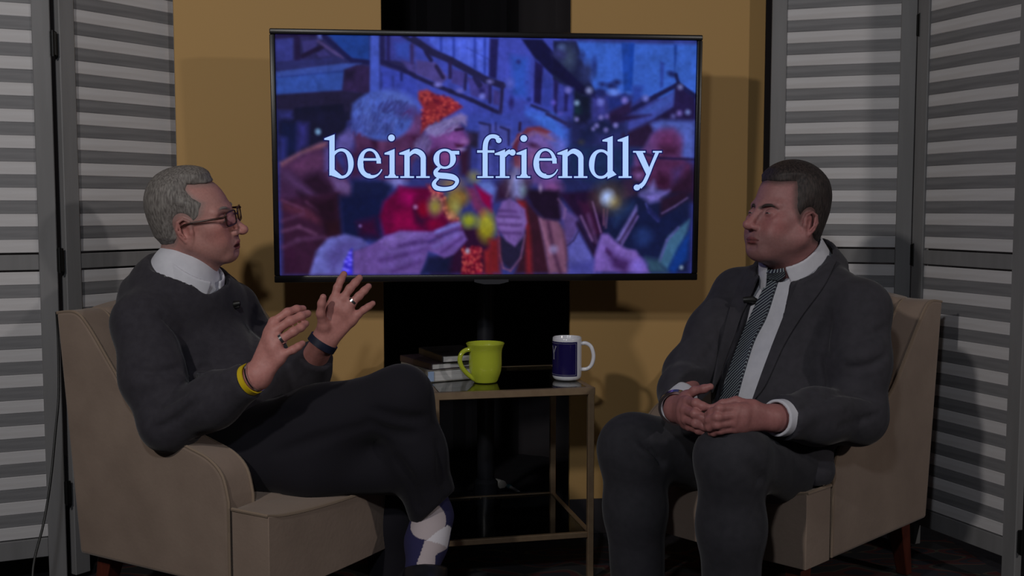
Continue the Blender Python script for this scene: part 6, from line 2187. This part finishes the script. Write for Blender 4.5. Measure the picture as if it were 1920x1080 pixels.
cuff = F().cap(w2L + cl * 0.012, w2L + cl * 0.075, 0.0405, 0.042, k=0).minus(F().cap(w2L - cl * 0.03, w2L + cl * 0.1, 0.0335, 0.034, k=0)).plane(w2L + cl * 0.012, -cl, k=0.003)
o_, _, _ = blob('cuff', cuff, w2L - 0.12, w2L + 0.13, 0.0034, shirt_m, None); own2(o_)
cr_ = nrm(e2R - w2R)
cuff = F().cap(w2R + cr_ * 0.010, w2R + cr_ * 0.06, 0.0400, 0.041, k=0).minus(F().cap(w2R - cr_ * 0.03, w2R + cr_ * 0.1, 0.0335, 0.034, k=0)).plane(w2R + cr_ * 0.010, -cr_, k=0.003)
o_, _, _ = blob('cuff', cuff, w2R - 0.12, w2R + 0.12, 0.0034, shirt_m, None); own2(o_)
own2(torus_band('watch_strap', w2R * 0.93 + e2R * 0.07 + V3(0, 0, -0.002), w2R - e2R, 0.0400, 0.014, 0.006, steel, None, ref=(0, 0.3, 1)))

# ---- tie, lapels, collar wings laid on the cloth
m = bpy.data.materials.new('striped_silk')
m.use_nodes = True
N, L = m.node_tree.nodes, m.node_tree.links
uvn = N.new('ShaderNodeUVMap'); uvn.uv_map = 'UVMap'
sx_ = N.new('ShaderNodeSeparateXYZ'); L.new(uvn.outputs[0], sx_.inputs[0])
m1 = N.new('ShaderNodeMath'); m1.operation = 'MULTIPLY_ADD'; m1.inputs[1].default_value = 1.05
L.new(sx_.outputs[0], m1.inputs[0]); L.new(sx_.outputs[1], m1.inputs[2])
m2_ = N.new('ShaderNodeMath'); m2_.operation = 'MULTIPLY'; m2_.inputs[1].default_value = 1 / 0.0105; L.new(m1.outputs[0], m2_.inputs[0])
m3_ = N.new('ShaderNodeMath'); m3_.operation = 'FRACT'; L.new(m2_.outputs[0], m3_.inputs[0])
rp = N.new('ShaderNodeValToRGB'); rp.color_ramp.interpolation = 'CONSTANT'
rp.color_ramp.elements[0].color = (0.016, 0.017, 0.030, 1); rp.color_ramp.elements[1].position = 0.66; rp.color_ramp.elements[1].color = (0.26, 0.31, 0.33, 1)
L.new(m3_.outputs[0], rp.inputs[0]); L.new(rp.outputs[0], N['Principled BSDF'].inputs['Base Color'])
N['Principled BSDF'].inputs['Roughness'].default_value = 0.5
st_ = tree_of([sho2])
stc = tree_of([sho2, col2, bo2])
tie_b = own2(patch('tie', st_, [[(1447, 520), (1424, 566), (1400, 620), (1376, 684), (1354, 752)], [(1462, 523), (1454, 548), (1438, 596), (1416, 640), (1398, 696), (1383, 750)]], m, None, 6, 30, 0.006, 0.003))
own2(patch('tie_knot', stc, [[(1441, 503), (1442, 512), (1447, 526)], [(1469, 499), (1473, 510), (1463, 527)]], m, None, 6, 8, 0.010, 0.006))
jt = tree_of([jo])   # the cut jacket; lapels lie on the uncut chest shape
own2(patch('lapel', bt, [[(1530, 468), (1512, 505), (1489, 548), (1442, 668), (1413, 748)], [(1566, 492), (1556, 518), (1541, 545), (1503, 595), (1470, 650), (1437, 722), (1415, 750)]], suit_m, None, 6, 30, 0.004, 0.003))
own2(patch('lapel', bt, [[(1430, 506), (1407, 560), (1370, 640), (1333, 732)], [(1406, 504), (1374, 564), (1350, 642), (1331, 734)]], suit_m, None, 5, 24, 0.004, 0.003))
bm = bmesh.new()
mic = on(1408, 560, jt)
if mic is None: mic = U(1408, 560, 2.52)
bm_tube(bm, [mic + V3(-0.022, -0.012, -0.002), mic + V3(0, -0.016, 0), mic + V3(0.010, -0.018, -0.004)], [0.007, 0.009, 0.006], 12)
bm_box(bm, mic + V3(0.016, -0.018, -0.008), (0.012, 0.006, 0.006), None, 0.001, 1)
own2(obj_bm('lapel_microphone', bm, M['cable_black'], None, angle=50))

# ---- trousers, shoes
tr2m = material('charcoal_trousers', (0.0330, 0.0320, 0.0395), 0.85, spec=0.2, sheen=0.12, noise=(50, (0.0275, 0.0270, 0.0335), 3), bump=(600, 0.2, 0.0006))
tr2 = F()
tr2.ell(pel2, (0.150, 0.135, 0.100), R=TR, k=0)
for h_, k_, a_, rk in ((h2R, k2R, a2R, 0.080), (h2L, k2L, a2L, 0.074)):
    tr2.path([h_, h_ * .5 + k_ * .5, k_], [0.098, 0.090, rk], k=0.05, kin=0.05)
    hem = a_ + V3(0, 0, 0.0)
    sn = F().path([k_, k_ * .55 + hem * .45, hem], [rk, 0.070, 0.064], k=0, kin=0.04).plane(hem + V3(0, 0, -0.02), (0, 0, -1), k=0.006)
    tr2.plus(sn, k=0.035)
for a, b, r, k in ((U(1170, 830, 2.44), U(1228, 900, 2.42), 0.005, 0.02), (U(1195, 818, 2.44), U(1240, 868, 2.46), 0.005, 0.02), (U(1395, 850, 2.18), U(1425, 900, 2.22), 0.006, 0.022), (U(1440, 880, 2.30), U(1490, 870, 2.40), 0.006, 0.022), (U(1330, 900, 2.2), U(1345, 1000, 2.22), 0.004, 0.02)):
    tr2.cap(a, b, r, r, k=k, mode='s')
tr2.noise(0.0024, 18, 12)
o_, _, _ = blob('trousers', tr2, (0.14, 2.10, 0.05), (1.0, 3.04, 0.62), 0.0075, tr2m, None); own2(o_)
for a_ in (a2R, a2L):
    sh_ = F().path([a_ + V3(0.01, 0.03, -0.045), a_ + fd2 * 0.10 + V3(0, 0, -0.055), a_ + fd2 * 0.21 + V3(0, 0, -0.064)], [0.044, 0.045, 0.034], k=0, kin=0.03)
    sh_.cap(a_, a_ + V3(0, 0, -0.03), 0.042, 0.044, k=0.02).plane((0, 0, 0.013), (0, 0, -1), k=0.004)
    o_, _, _ = blob('shoe', sh_, a_ - 0.32 * V3(1, 1, 0.45), a_ + V3(0.16, 0.12, 0.10), 0.006, shoe_m, None); own2(o_)
